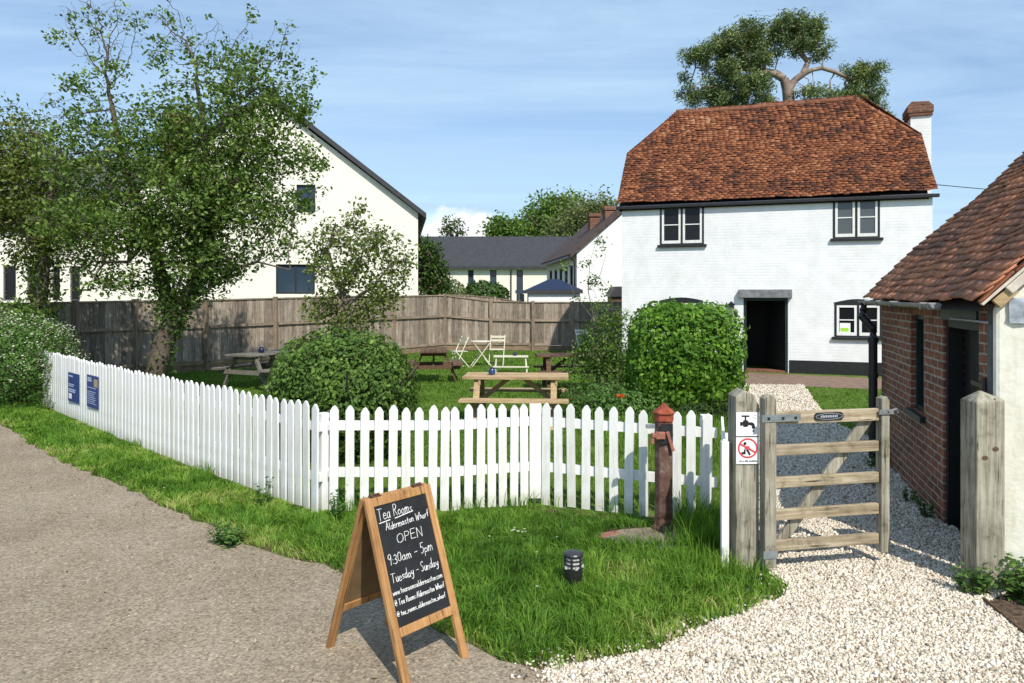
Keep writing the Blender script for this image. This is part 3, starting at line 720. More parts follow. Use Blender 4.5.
# boarding under the tiles
mb = MB(); d = .20
A_, B_ = RX0+.05, RX1-VT-.05
vs = [(A_, -ov+.02, ZE-d), (B_, -ov+.02, ZE-d), (B_, T0, ZB-d), (B_-hx, 2.5, ZR-d-.03), (A_+hx, 2.5, ZR-d-.03), (A_, T0, ZB-d),
      (A_, HD+ov-.02, ZE-d), (B_, HD+ov-.02, ZE-d), (B_, HD-T0, ZB-d), (A_, HD-T0, ZB-d)]
mb.add(vs, [(0, 1, 2, 3, 4, 5), (7, 6, 9, 4, 3, 8), (5, 4, 9), (2, 8, 3), (0, 5, 9, 6), (1, 7, 8, 2)])
mb.build('roof_boarding', M['black'], cot)
# ridge and hips
def ridgeline(p0, p1, r=.105, seg=.30, seed=0):
    p0, p1 = Vector(p0), Vector(p1); n = max(1, int((p1-p0).length/seg)); m = MB(); rg = random.Random(seed)
    for i in range(n):
        a = p0.lerp(p1, i/n); b = p0.lerp(p1, (i+1)/n); z = Vector((0, 0, rg.uniform(-.008, .008)))
        m.tube([a+z, b+z*.3], [r*1.04, r*.96], 10)
    return m
sm = lambda x: -.045*math.sin(max(0, min(1, x/HL))*math.pi)
m = MB(); pts = [(RX0+hx+.02+(RX1-VT-RX0-2*hx-.22)*i/8, 2.5, ZR-.05) for i in range(9)]
for i in range(8):
    q = ridgeline((pts[i][0], 2.5, ZR-.055+sm(pts[i][0])), (pts[i+1][0], 2.5, ZR-.055+sm(pts[i+1][0])), seed=i); m.add(q.v, q.f)
m.build('ridge_tiles', M['ridge'], cot, smooth=False)
for sx, X, hxx in ((1, RX0, hx), (-1, RX1-VT, HE+.28)):
    for yy in (T0, HD-T0):
        q = ridgeline((X+sx*.03, yy, ZB-.03), (X+sx*hxx, 2.5, ZR-.06), .055, .13, 4); q.build('hip_tiles', M['tile'], cot)
m = MB(); m.box(-.14, HL+.13, -ov-.045, -ov+.04, EZ-.07, EZ+.015); m.box(-.1, HL+.1, -ov+.041, -.005, EZ-.045, EZ-.02)
m.build('gutter', M['black'], cot, bevel=.015)
# cottage chimney, outside the gable
m = MB(); cx0, cx1 = HL-.19, HL+.33
m.box(cx0+.03, cx1, 2.2, 2.95, 0, 6.72); m.build('chimney', M['whitebrick'], cot)
ch = cot.children[-1]
m = MB(); m.box(cx0-.03, cx1+.03, 2.14, 3.01, 6.723, 6.80); m.box(cx0-.06, cx1+.05, 2.12, 3.03, 6.803, 7.0)
m.prism([(cx0-.05, 7.003), (cx1+.03, 7.003), (cx1-.06, 7.10), (cx0+.06, 7.12)], 2.15, 3.0); m.build('chimney_cap', M['chbrick'], ch, bevel=.02)

def window(par, a0, a1, z0, z1, glass, y=.05, arch=False, cas=2, fr='black', notice=None, sill=True):
    f = MB(); t = .048
    f.box(a0+.002, a0+t, y-.035, y+.05, z0, z1); f.box(a1-t, a1-.002, y-.035, y+.05, z0, z1)
    f.box(a0+t, a1-t, y-.035, y+.05, z1-t*1.1, z1-.001); f.box(a0+t, a1-t, y-.035, y+.05, z0+.001, z0+.03)
    xm = (a0+a1)/2; f.box(xm-.025, xm+.025, y-.035, y+.05, z0+.03, z1-t*1.1)
    w = f.build('window', M[fr], par)
    if sill:
        s = MB(); s.box(a0-.06, a1+.07, -.075, y+.02, z0-.07, z0-.002); s.build('sill', M['black'], w, bevel=.008)
    for (c0, c1) in ((a0+t, xm-.025), (xm+.025, a1-t)):
        c = MB(); q = .055; b0, b1 = z0+.03, z1-t*1.1
        c0 += .003; c1 -= .003; b0 += .003; b1 -= .003
        c.box(c0, c0+q, y-.03, y+.02, b0, b1); c.box(c1-q, c1, y-.03, y+.02, b0, b1)
        c.box(c0+q, c1-q, y-.03, y+.02, b0, b0+q*1.4); c.box(c0+q, c1-q, y-.03, y+.02, b1-q, b1)
        zm = (b0+b1)/2+.01; c.box(c0+q, c1-q, y-.022, y+.012, zm-.013, zm+.013)
        cs = c.build('casement', M['white'], w)
        p = MB(); p.box(c0+q-.002, c1-q+.002, y-.004, y+.002, b0+q, b1-q); pn = p.build('pane', M[glass], w)
    return w
wa = window(cot, *w1, 'glass', y=.02); wb = window(cot, *w2, 'glassgrey', y=.02); wc = window(cot, *w3, 'glass', y=.02); wd = window(cot, *w4, 'glass', y=.02)
for (q, w) in ((w3, wc), (w4, wd)):
    a0, a1, z0, z1 = q; xm = (a0+a1)/2; pts = [(a1+.01, z1-.01), (a0-.01, z1-.01)]
    for i in range(9):
        u = i/8; pts.append((a0-.01+(a1-a0+.02)*u, z1+.012+.085*math.sin(math.pi*u)))
    m = MB(); m.prism(pts, -.012, .012); m.build('arch_head', M['black'], w)
for q in (w1, w2):
    m = MB(); m.box(q[0]-.02, q[1]+.02, -.03, -.003, q[3]-.01, EZ-.05); m.build('head_board', M['black'], cot)
m = MB(); xx = w3[0]+.12; m.box(xx, xx+.24, .008, .014, w3[2]+.1, w3[2]+.34); n_ = m.build('notice', M['signwhite'], wc)
m = MB(); m.box(xx+.02, xx+.2, .004, .0075, w3[2]+.13, w3[2]+.22); m.build('notice_panel', M['green_sign'], wc)
# front door
f = MB(); t = .07
f.box(dr[0]+.002, dr[0]+t, .0, .12, 0.02, dr[3]); f.box(dr[1]-t, dr[1]-.002, .0, .12, .02, dr[3]); f.box(dr[0]+t, dr[1]-t, .0, .12, dr[3]-t, dr[3]-.001)
df = f.build('door_frame', M['darkgreen'], cot)
m = MB(); m.box(dr[0]-.12, dr[1]+.10, -.14, .16, dr[3]+.002, dr[3]+.22); m.build('lintel', M['lead'], cot, bevel=.015)
m = MB(); m.box(dr[0]+.01, dr[1]-.01, .0, .4, .0, .022+.03); m.build('doorstep', M['chbrick'], cot)
m = MB(); hx_, hy_ = dr[1]-t-.01, .13; ang = R(62); W_ = dr[1]-dr[0]-2*t-.02
for i in range(5):
    u0, u1 = W_*i/5, W_*(i+1)/5-.006
    p0 = (hx_-math.cos(ang)*u0, hy_+math.sin(ang)*u0, 0); p1 = (hx_-math.cos(ang)*u1, hy_+math.sin(ang)*u1, 0)
    m.beam((p0[0], p0[1], dr[3]/2-.01), (p1[0], p1[1], dr[3]/2-.01), .04, dr[3]-.16)
m.build('front_door', M['doorblack'], cot)
m = MB(); m.box(dr[0]-.9, dr[1]+.9, 1.9, 2.0, 0, 2.3); m.box(dr[0]-.9, dr[1]+.9, .3, 1.9, 2.3, 2.35); m.build('hall_partition', M['doorblack'], cot)  # black colour on the hall walls stands in for shade inside the doorway
# old round light fitting left of the door is hidden; small lantern shape above the hedge
m = MB(); lx = HA(731.5); lz = HZc(731, 303); m.box(lx-.07, lx+.07, -.12, -.004, lz-.14, lz-.04); m.prism([(lx-.09, lz-.038), (lx+.09, lz-.038), (lx, lz+.05)], -.13, -.004); m.build('wall_lantern', M['blackmetal'], cot)

# ------------------------------------------------------------------ brick outbuilding
OO = (3.37, 5.17); OR = math.atan2(-.28, .96); OL = 3.95; OW = 4.3
out = thing('outbuilding', 'low red brick outbuilding with dark clay tile roof beside the gravel path', 'outbuilding', (OO[0], OO[1], 0), OR)
OZ = 1.93
wn_ = (1.93, 2.47, .84, 1.80); dn = (.33, 1.27, 0.0, 1.78)
mb = MB(); wallgrid(mb, 0.02, OL, 0, OZ, [wn_, dn], 0, .22, 'y')
mb.prism([(.225, 0), (OW, 0), (OW, OZ), (OW/2, OZ+OW/2*.98-.14), (.225, OZ+.08)], OL-.22, OL-.002, 'xz')
mb.box(OW-.22, OW, .23, OL-.23, 0, OZ)
mb.build('wall', M['redbrick'], out)
mb = MB()
mb.prism([(-.012, 0), (OW+.02, 0), (OW+.02, OZ), (OW/2, OZ+OW/2*.98-.09), (-.012, OZ-.02)], -.05, .018, 'xz')
gw = mb.build('gable_wall', M['limewash'], out, bevel=.03)
cz = 1/math.hypot(1, .98); so = .98; OE = -.15; RZ = 1.94
Lr = (OW/2-OE)/cz; gaug = .100; nr = int(Lr/gaug)
sag2 = lambda a, s: -.03*np.sin(np.clip(a, 0, 4)/4*np.pi)+.014*np.sin(a*3.1+s*2.2)+.010*np.sin(a*7.3-s*3.9)
y0r, y1r = -.10, OL+.20
pa = [tiles((OE, 0, RZ), (0, 1, 0), (cz, 0, so*cz), (-so*cz, 0, cz), nr, lambda r: y0r, lambda r: y1r, gaug, .168, .019, 21, sag2, .0055, 1.25),
      tiles((OW+.15, 0, RZ), (0, 1, 0), (-cz, 0, so*cz), (so*cz, 0, cz), nr, lambda r: y0r, lambda r: y1r, gaug, .168, .015, 22, sag2)]
V, Q, rr = merge(pa); npmesh('roof', V, [Q], M['tile2'], out, rr)
mb = MB(); d = .06; zz = RZ+so*(OW/2-OE)
mb.add([(OE+.03, y0r+.02, RZ-d), (OE+.03, y1r-.02, RZ-d), (OW/2, y1r-.02, zz-d), (OW/2, y0r+.02, zz-d), (OW+.12, y0r+.02, RZ-d), (OW+.12, y1r-.02, RZ-d)], [(0, 3, 2, 1), (3, 4, 5, 2)])
mb.build('roof_boarding', M['black'], out)
q = ridgeline((OW/2, y0r, zz), (OW/2, y1r, zz), .11, .3, 7); q.build('ridge_tiles', M['ridge'], out)
# bedded verge at the near gable: mortar fillets, undercloak tiles, rafter end
mb = MB(); nrm = Vector((-so*cz, 0, cz)); up = Vector((cz, 0, so*cz))
def VP(s, n, y): return Vector((OE, y, RZ))+up*s+nrm*n
mb.beam(VP(.02, -.035, y0r-.008), VP(2.9, -.035, y0r-.008), .05, .018, up=nrm); vb = mb.build('verge_mortar', M['mortar'], out)
mb = MB()
for k in range(10):
    mb.beam(VP(.02+k*.3, -.012, y0r-.018), VP(.31+k*.3, -.004, y0r-.018), .055, .014, up=nrm)
mb.build('undercloak_tiles', M['tile'], out)
mb = MB(); mb.beam(VP(.20, -.082, y0r-.006), VP(2.9, -.082, y0r-.006), .04, .062, up=nrm); mb.build('verge_fillet', M['mortar'], out, bevel=.008)
mb = MB(); mb.beam(VP(.09, -.10, y0r+.02), VP(.24, -.10, y0r+.02), .05, .07, up=nrm); mb.build('rafter_end', M['pale'], out)
mb = MB(); mb.beam(VP(.34, .018, y0r+.03), VP(2.9, .018, y0r+.03), .05, .012, up=nrm); mb.build('verge_pointing', M['mortar'], out)
mb = MB(); mb.beam(VP(.40, -.165, y0r+.035), VP(2.9, -.165, y0r+.035), .05, .06, up=nrm); mb.build('soffit_board', M['black'], out)
# gutter on brackets and the downpipe
gt = MB(); gx = OE-.055
pr = []
n = 8
for i in range(n+1):
    a = math.pi+math.pi*i/n; pr.append((gx+.042*math.cos(a), RZ-.02+.038*math.sin(a)))
pr += [(gx+.036, RZ-.02), (gx+.0, RZ-.05), (gx-.036, RZ-.02)]
gt.prism(pr, .66, OL+.16, 'xz')
gu = gt.build('gutter', M['gutter'], out)
for yk in (.72, .98, 2.2, 2.9, 3.6):
    mb = MB(); mb.box(gx-.047, gx+.047, yk-.016, yk+.016, RZ-.068, RZ-.01); mb.build('gutter_bracket', M['gutter'], gu, bevel=.006)
mb = MB(); yd = OL-.05
mb.tube([(gx, yd, RZ-.05), (gx, yd, RZ-.13), (gx-.03, yd-.02, RZ-.2), (-.11, yd-.06, RZ-.36), (-.115, yd-.07, RZ-.46), (-.115, yd-.07, .04)], .05, 12)
for z_ in (RZ-.52, 1.0, .3): mb.tube([(-.115, yd-.07, z_), (-.115, yd-.07, z_+.06)], .06, 12)
mb.build('downpipe', M['blackmetal'], out, smooth=True)
# window and door, set in the wall facing the path
f = MB(); t = .05; y0, y1, z0, z1 = wn_
f.box(.05, .12, y0+.002, y0+t, z0+.002, z1); f.box(.05, .12, y1-t, y1-.002, z0+.002, z1); f.box(.05, .12, y0+t, y1-t, z1-t, z1-.002); f.box(.05, .12, y0+t, y1-t, z0+.002, z0+t)
f.box(.06, .11, (y0+y1)/2-.015, (y0+y1)/2+.015, z0+t, z1-t)
w = f.build('window', M['darkgreen'], out)
m = MB(); m.box(.085, .092, y0+t-.002, y1-t+.002, z0+t-.002, z1-t+.002); m.build('pane', M['glass'], w)
m = MB(); m.box(-.05, .05, y0-.06, y1+.05, z0-.06, z0-.002); m.build('sill', M['darkgreen'], w, bevel=.006)
f = MB(); y0, y1, z0, z1 = dn
f.box(.02, .13, y0+.002, y0+.06, 0, z1); f.box(.02, .13, y1-.06, y1-.002, 0, z1); f.box(.02, .13, y0+.06, y1-.06, z1-.06, z1-.002)
f.build('door_frame', M['doorblack'], out)
m = MB()
for i in range(6):
    a = y0+.065+i*(y1-y0-.13)/6; m.box(.14, .175, a, a+(y1-y0-.13)/6-.005, .02, z1-.065)
dd = m.build('door', M['doorblack'], out)
m = MB(); m.lathe([(.001, 0), (.02, .003), (.028, .012), (.02, .028), (.001, .034)], 12)
kn = m.build('door_knob', M['steel'], dd); kn.location = (.138, y0+.62, 1.12); kn.rotation_euler = (0, R(-90), 0); kn.scale = (1.2, .7, 1)
m = MB(); m.box(-.02, .02, y0-.0, y1+.02, z1+.004, z1+.10); m.build('door_head', M['darkgreen'], out)
m = MB(); m.tube([(-.03, .95, 1.80), (-.03, .04, 1.80)], .009, 8); m.build('stay_bar', M['steel'], out)
m = MB(); m.box(-.03, -.004, .13, .42, 1.32, 1.355); m.tube([(-.02, .14, 1.28), (-.02, .14, 1.40)], .014, 8); m.build('hinge', M['blackmetal'], out)
m = MB(); m.box(-.008, .0, .03, .13, 0, OZ); m.build('corner_strip', M['slate2'], out)
# plastic film stapled to the gable under the verge
m = MB(); nx, nz_ = 10, 5; vs = []
for j in range(nz_+1):
    for i in range(nx+1):
        vs.append((.07+i*.05+random.uniform(-.006, .006), -.062-.012*abs(math.sin(i*1.9+j*1.3))-random.uniform(0, .005), 1.80+j*.035+(.09 if False else 0)+random.uniform(-.006, .006)))
m.add(vs, [(j*(nx+1)+i, j*(nx+1)+i+1, (j+1)*(nx+1)+i+1, (j+1)*(nx+1)+i) for j in range(nz_) for i in range(nx)])
m.build('plastic_sheet', M['film'], out, smooth=True)

# ------------------------------------------------------------------ gate and posts
gp = thing('gatepost', 'tall weathered square gatepost carrying the two white tap signs', 'gatepost', (1.690, 5.40, 0), R(2), 'gateposts')
m = MB(); m.prism([(-.088, 0), (.082, 0), (.084, 1.20), (.045, 1.27), (-.02, 1.31), (-.090, 1.26)], -.09, .09); m.build('post', M['oldz'], gp, bevel=.01)
gp2 = thing('gatepost', 'weathered square gatepost with pointed top and knot by the white gable wall', 'gatepost', (3.215, 5.06, 0), R(-1), 'gateposts')
m = MB(); w_ = .095
m.add([(-w_, -w_, 0), (w_, -w_, 0), (w_, w_, 0), (-w_, w_, 0), (-w_, -w_, 1.27), (w_, -w_, 1.29), (w_, w_, 1.28), (-w_, w_, 1.27), (-.02, .0, 1.345)],
      [(3, 2, 1, 0), (0, 1, 5, 4), (1, 2, 6, 5), (2, 3, 7, 6), (3, 0, 4, 7), (4, 5, 8), (5, 6, 8), (6, 7, 8), (7, 4, 8)])
m.build('post', M['oldz'], gp2, bevel=.008)
for (x_, z_) in ((.03, .96), (-.04, .90)): m = MB(); m.add([(x_+.022*math.cos(k*.7), -.097-.001*0, z_+.016*math.sin(k*.7)) for k in range(9)], [tuple(range(9))]); m.build('knot', M['brown'], gp2)

# gate, hung on the left, local x from hinge to latch
gL, gR = (1.822, 5.27), (2.74, 5.46); ga = math.atan2(gR[1]-gL[1], gR[0]-gL[0]); gl_ = math.hypot(gR[1]-gL[1], gR[0]-gL[0])
gate = thing('field_gate', 'weathered five-bar wooden hand gate with one diagonal brace across the path', 'gate', (gL[0], gL[1], 0), ga)
m = MB(); m.prism([(-.045, .06), (.045, .06), (.045, 1.25), (.02, 1.285), (-.02, 1.28), (-.045, 1.26)], -.04, .04); m.build('hanging_stile', M['oldz'], gate, bevel=.006)
m = MB(); m.prism([(gl_-.04, .10), (gl_+.028, .10), (gl_+.028, 1.22), (gl_+.005, 1.25), (gl_-.04, 1.235)], -.034, .034); m.build('latch_stile', M['oldz'], gate, bevel=.006)
for z_ in (1.115, .885, .655, .425, .205):
    h_ = .088 if z_ > 1.1 else .075
    m = MB(); m.box(.046, gl_-.051, -.02, .02, z_-h_/2, z_+h_/2); m.build('rail', M['oldx'], gate, bevel=.005)
m = MB(); m.beam((.02, .035, .10), (gl_-.10, .035, 1.09), .028, .08, up=(0, 0, 1)); m.build('brace', M['oldz'], gate, bevel=.004)
m = MB(); m.box(-.07, .21, -.028, -.0215, 1.10, 1.145)
for k in (-.02, .07, .16): m.lathe([(.012, 0), (.010, .006)], 8, (0, 0))
st = MB(); st.box(-.07, .23, -.046, -.0405, 1.095, 1.145); hs = st.build('strap_hinge', M['steel'], gate)
st = MB()
for k in (-.02, .09, .19): st.box(k-.009, k+.009, -.052, -.0463, 1.111, 1.129)
st.build('bolt', M['blackmetal'], hs)
st = MB(); st.box(-.06, .05, -.047, -.0405, .13, .185); st.build('lower_hinge', M['steel'], gate)
m = MB(); n = 24; pts = [(.47+(.09 if math.cos(2*math.pi*k/n) > 0 else -.09)+.028*math.cos(2*math.pi*k/n), 1.118+.028*math.sin(2*math.pi*k/n)) for k in range(n)]
m.prism(pts, -.030, -.0215); npl = m.build('name_plate', M['black'], gate)
st = MB(); st.box(gl_-.07, gl_+.05, -.047, -.038, 1.12, 1.155); st.tube([(gl_+.0, -.05, 1.14), (gl_+.10, -.01, 1.15), (gl_+.12, .0, 1.12)], .009, 8)
st.build('latch', M['lead'], gate)
st = MB(); st.box(gl_-.043, gl_+.028, -.0405, .0405, 1.10, 1.20); st.build('weathered_cap', M['lead'], gate) if False else None

# ------------------------------------------------------------------ stroke lettering
GL = {
 'T': ([(0, 1), (.7, .98)], [(.33, 1), (.35, 0)]), 'e': ([(.03, .27), (.42, .3), (.38, .45), (.22, .5), (.06, .4), (.02, .2), (.12, .02), (.3, 0), (.45, .1)],),
 'a': ([(.4, .42), (.25, .5), (.08, .4), (.02, .2), (.1, .02), (.25, .02), (.4, .2), (.42, .48), (.42, .1), (.5, 0)],),
 'R': ([(.05, 0), (.05, 1), (.35, 1), (.5, .82), (.38, .58), (.05, .5)], [(.2, .5), (.55, 0)]),
 'o': ([(.22, .5), (.05, .38), (.03, .15), (.18, 0), (.38, .08), (.42, .3), (.32, .46), (.22, .5)],),
 'm': ([(.03, .5), (.05, 0)], [(.05, .3), (.18, .5), (.3, .42), (.32, 0)], [(.32, .32), (.45, .5), (.58, .4), (.62, 0)]),
 's': ([(.36, .44), (.2, .5), (.08, .4), (.15, .27), (.32, .2), (.34, .06), (.18, 0), (.03, .06)],),
 'A': ([(.0, 0), (.3, 1), (.58, 0)], [(.1, .38), (.5, .38)]), 'l': ([(.08, 1), (.06, .1), (.15, 0)],),
 'd': ([(.4, .4), (.25, .5), (.06, .38), (.03, .15), (.18, 0), (.36, .1), (.42, .3)], [(.42, 1), (.43, 0)]),
 'r': ([(.04, .5), (.06, 0)], [(.06, .28), (.18, .46), (.32, .47)]), 't': ([(.18, .85), (.18, .1), (.3, 0)], [(.02, .55), (.36, .57)]),
 'n': ([(.03, .5), (.05, 0)], [(.05, .3), (.2, .5), (.36, .42), (.4, 0)]),
 'W': ([(.0, 1), (.2, 0), (.38, .7), (.56, 0), (.8, 1)],), 'h': ([(.05, 1), (.05, 0)], [(.05, .3), (.2, .5), (.36, .42), (.4, 0)]),
 'f': ([(.4, .95), (.25, 1), (.16, .85), (.15, 0)], [(.0, .5), (.34, .52)]), 'O': ([(.35, 1), (.1, .85), (.02, .5), (.1, .12), (.33, 0), (.58, .15), (.66, .5), (.56, .88), (.35, 1)],),
 'P': ([(.05, 0), (.05, 1), (.38, .98), (.5, .78), (.38, .52), (.05, .48)],), 'E': ([(.5, 1), (.05, 1), (.05, 0), (.52, 0)], [(.05, .52), (.42, .52)]),
 'N': ([(.05, 0), (.05, 1), (.55, 0), (.56, 1)],), '9': ([(.42, .7), (.25, .5), (.06, .65), (.1, .92), (.3, 1), (.44, .85), (.42, .5), (.36, 0)],),
 ':': ([(.08, .5), (.09, .45)], [(.08, .15), (.09, .1)]), '3': ([(.05, .9), (.25, 1), (.42, .82), (.3, .56), (.15, .52), (.4, .42), (.44, .15), (.22, 0), (.03, .1)],),
 '0': ([(.25, 1), (.08, .85), (.03, .5), (.08, .12), (.25, 0), (.42, .12), (.47, .5), (.42, .88), (.25, 1)],), '-': ([(.05, .48), (.45, .5)],),
 '5': ([(.45, 1), (.1, .98), (.08, .58), (.28, .62), (.44, .42), (.4, .12), (.2, 0), (.02, .08)],), 'p': ([(.04, .5), (.03, -.4)], [(.04, .35), (.2, .5), (.4, .4), (.42, .15), (.25, 0), (.05, .08)]),
 'u': ([(.04, .5), (.05, .12), (.18, 0), (.34, .1), (.4, .5), (.42, 0)],), 'y': ([(.04, .5), (.08, .18), (.25, .12), (.4, .3), (.42, .5), (.38, -.2), (.2, -.4), (.02, -.28)],),
 'S': ([(.5, .88), (.3, 1), (.08, .88), (.1, .64), (.42, .4), (.44, .12), (.22, 0), (.02, .12)],), 'w': ([(.0, .5), (.12, 0), (.25, .4), (.38, 0), (.52, .5)],),
 '.': ([(.05, .03), (.07, 0)],), 'c': ([(.38, .42), (.2, .5), (.05, .35), (.05, .12), (.2, 0), (.38, .08)],), '_': ([(.0, -.05), (.4, -.04)],), ' ': (),
 'D': ([(.05, 0), (.05, 1), (.35, .92), (.52, .5), (.35, .05), (.05, 0)],), 'I': ([(.05, 0), (.05, 1)],), 'K': ([(.05, 0), (.05, 1)], [(.5, 1), (.06, .45), (.52, 0)]), 'G': ([(.5, .85), (.3, 1), (.08, .8), (.05, .3), (.25, 0), (.52, .12), (.52, .45), (.3, .45)],),
 '@': ([(.35, .35), (.25, .6), (.15, .4), (.3, .3), (.42, .6), (.55, .35), (.6, .6), (.45, .95), (.15, .95), (0, .6), (.05, .15), (.35, 0), (.6, .1)],),
 'H': ([(.05, 0), (.05, 1)], [(.5, 0), (.5, 1)], [(.05, .5), (.5, .5)]), 'B': ([(.05, 0), (.05, 1), (.35, .95), (.4, .7), (.1, .52), (.42, .42), (.42, .1), (.05, 0)],)}
def adv(c): 
    if c == ' ': return .38
    return max([p[0] for s_ in GL[c] for p in s_]+[.05])+.13
def lettering(lines, rad, name, mat, parent, y, jit=.02):
    for k_, l_ in enumerate(lines): lettering1([l_], rad, name, mat, parent, y, jit, 5+k_)
def lettering1(lines, rad, name, mat, parent, y, jit=.02, sd_=5):
    A, B = [], []; rg = random.Random(sd_)
    for (txt, x0, x1, zb, cap, slope) in lines:
        tot = sum(adv(c) for c in txt); k = (x1-x0)/tot; x = x0
        for c in txt:
            dz = rg.uniform(-jit, jit)*cap; cs = 1+rg.uniform(-jit, jit)*2
            for s_ in GL[c]:
                P_ = [(x+p[0]*k+p[1]*cap*.08, y, zb+dz+p[1]*cap*cs+slope*(x-x0)) for p in s_]
                A += P_[:-1]; B += P_[1:]
            x += adv(c)*k
    A, B = np.array(A), np.array(B); n = len(A); d = (B-A)/(np.linalg.norm(B-A, axis=1)[:, None]+1e-9)
    rr_ = np.full(n, rad)*np.random.default_rng(2).uniform(.75, 1.2, n)
    V, Fq = frusta(A-d*rad*.6, B+d*rad*.6, rr_, rr_, 6)
    return npmesh(name, V, [Fq], mat, parent, np.zeros(len(Fq)))
lettering([('Wharf', .415, .53, 1.108, .026, 0)], .0018, 'lettering', M['signgrey'], npl, -.031) if False else None
st = MB(); n = 28
for k in range(n):
    a, b = 2*math.pi*k/n, 2*math.pi*(k+1)/n
    st.beam((.47+.108*math.cos(a), -.0315, 1.118+.021*math.sin(a)), (.47+.108*math.cos(b), -.0315, 1.118+.021*math.sin(b)), .002, .002)
for k in range(10): st.box(.40+k*.014, .408+k*.014, -.033, -.0305, 1.110, 1.125+.003*(k % 2))
st.build('raised_lettering', M['signgrey'], npl)

# ------------------------------------------------------------------ tap signs on the gatepost
def plate(label, zc_, h_):
    o = thing('sign', label, 'sign', (1.688, 5.40-.096, zc_), R(2)); m = MB(); m.prism([(-.083, -h_/2), (.083, -h_/2), (.083, h_/2), (-.083, h_/2)], -.004, 0); m.build('plate', M['signwhite'], o); return o
s1 = plate('white sign with a black dripping tap symbol, upper plate on the gatepost', 1.068, .17)
m = MB(); y_ = -.0045
def tri(mb, pts, y=-.0055): mb.prism(pts, y, -.0042)
tri(m, [(-.045, .052), (.012, .052), (.012, .063), (-.045, .063)]); tri(m, [(-.022, .03), (-.011, .03), (-.011, .051), (-.022, .051)])
tri(m, [(-.055, -.012), (-.04, -.012), (-.04, .016), (-.055, .016)]); tri(m, [(-.0395, -.004), (-.028, -.02), (-.005, -.02), (.01, -.004), (.01, .012), (-.004, .029), (-.029, .029), (-.0395, .012)])
tri(m, [(.0105, -.006), (.03, -.012), (.03, -.032), (.052, -.032), (.052, -.008), (.042, .008), (.025, .014), (.0105, .012)])
tri(m, [(.033, -.05), (.041, -.058), (.049, -.05), (.041, -.037)])
m.build('tap_symbol', M['signblack'], s1)
m = MB()
for k in range(9):
    a, b = R(60+k*27), R(60+(k+1)*27); m.beam((.055+.014*math.cos(a), -.005, .052+.012*math.sin(a)), (.055+.014*math.cos(b), -.005, .052+.012*math.sin(b)), .001, .004)
m.build('emblem', M['signgrey'], s1)
s2 = plate('white sign with red prohibition circle, lower plate on the gatepost', .878, .19)
m = MB(); n = 40; ro, ri = .072, .060; zc_ = .018
vs = []; 
for k in range(n):
    a = 2*math.pi*k/n
    for r_, yy in ((ro, -.006), (ri, -.006), (ro, -.0041), (ri, -.0041)): vs.append((r_*math.cos(a), yy, zc_+r_*math.sin(a)))
fs = []
for k in range(n):
    a, b = 4*k, 4*((k+1) % n); fs += [(a, a+1, b+1, b), (a, b, b+2, a+2), (a+1, a+3, b+3, b+1)]
m.add(vs, fs); m.beam((-.056, -.0065, zc_+.034), (.056, -.0065, zc_-.034), .003, .009, up=(0, -1, 0)) if False else m.prism([(-.060, zc_+.026), (-.054, zc_+.037), (.060, zc_-.026), (.054, zc_-.037)], -.0065, -.0042)
m.build('prohibition_ring', M['signred'], s2)
m = MB(); n = 12
m.prism([(-.02+.011*math.cos(2*math.pi*k/n), zc_+.034+.011*math.sin(2*math.pi*k/n)) for k in range(n)], -.0075, -.0042)
m.prism([(-.024, -.004+zc_), (-.016, -.018+zc_), (-.016, -.042+zc_), (-.045, -.042+zc_), (-.047, -.03+zc_), (-.03, -.026+zc_)], -.0075, -.0042)
m.prism([(-.012, -.012+zc_), (.004, -.012+zc_), (.022, -.045+zc_), (.012, -.052+zc_)], -.0075, -.0042)
m.build('figure_symbol', M['signblack'], s2)
m = MB(); m.prism([(-.022, .0+zc_), (-.012, .014+zc_), (.006, .016+zc_), (.016, .004+zc_), (.006, -.009+zc_), (-.014, -.009+zc_)], -.0078, -.0042); m.build('figure_torso', M['signred'], s2)
m = MB(); rg = random.Random(3); x = -.06
while x < .06:
    w_ = rg.uniform(.004, .009); h2 = rg.uniform(.007, .010); m.prism([(x, -.079), (x+w_, -.079), (x+w_, -.079+h2), (x, -.079+h2)], -.0055, -.0042); x += w_+rg.choice([.002, .002, .006])
m.build('caption', M['signblack'], s2)

# ------------------------------------------------------------------ picket fences
def picket_mesh(w, h, z0, seed, pt=.05, th=.018):
    rg = random.Random(seed); m = MB(); j = rg.uniform(-.004, .004)
    m.prism([(-w/2, z0), (w/2, z0), (w/2, h-pt), (w*.22, h-pt*.25), (0, h), (-w*.22, h-pt*.25), (-w/2, h-pt)], -th-.001, -.001)
    return m
def picket_run(T, pts, a0, org, ang_, w, top, z0, railz, rail_h=.075):
    pass
lf = thing('picket_fence', 'long white picket fence along the road verge carrying two blue notices', 'fence', (-1.74, 6.78, 0), math.atan2(13.4-6.78, -8.46+1.74), 'white picket fences')
LFL = math.hypot(13.4-6.78, -8.46+1.74)
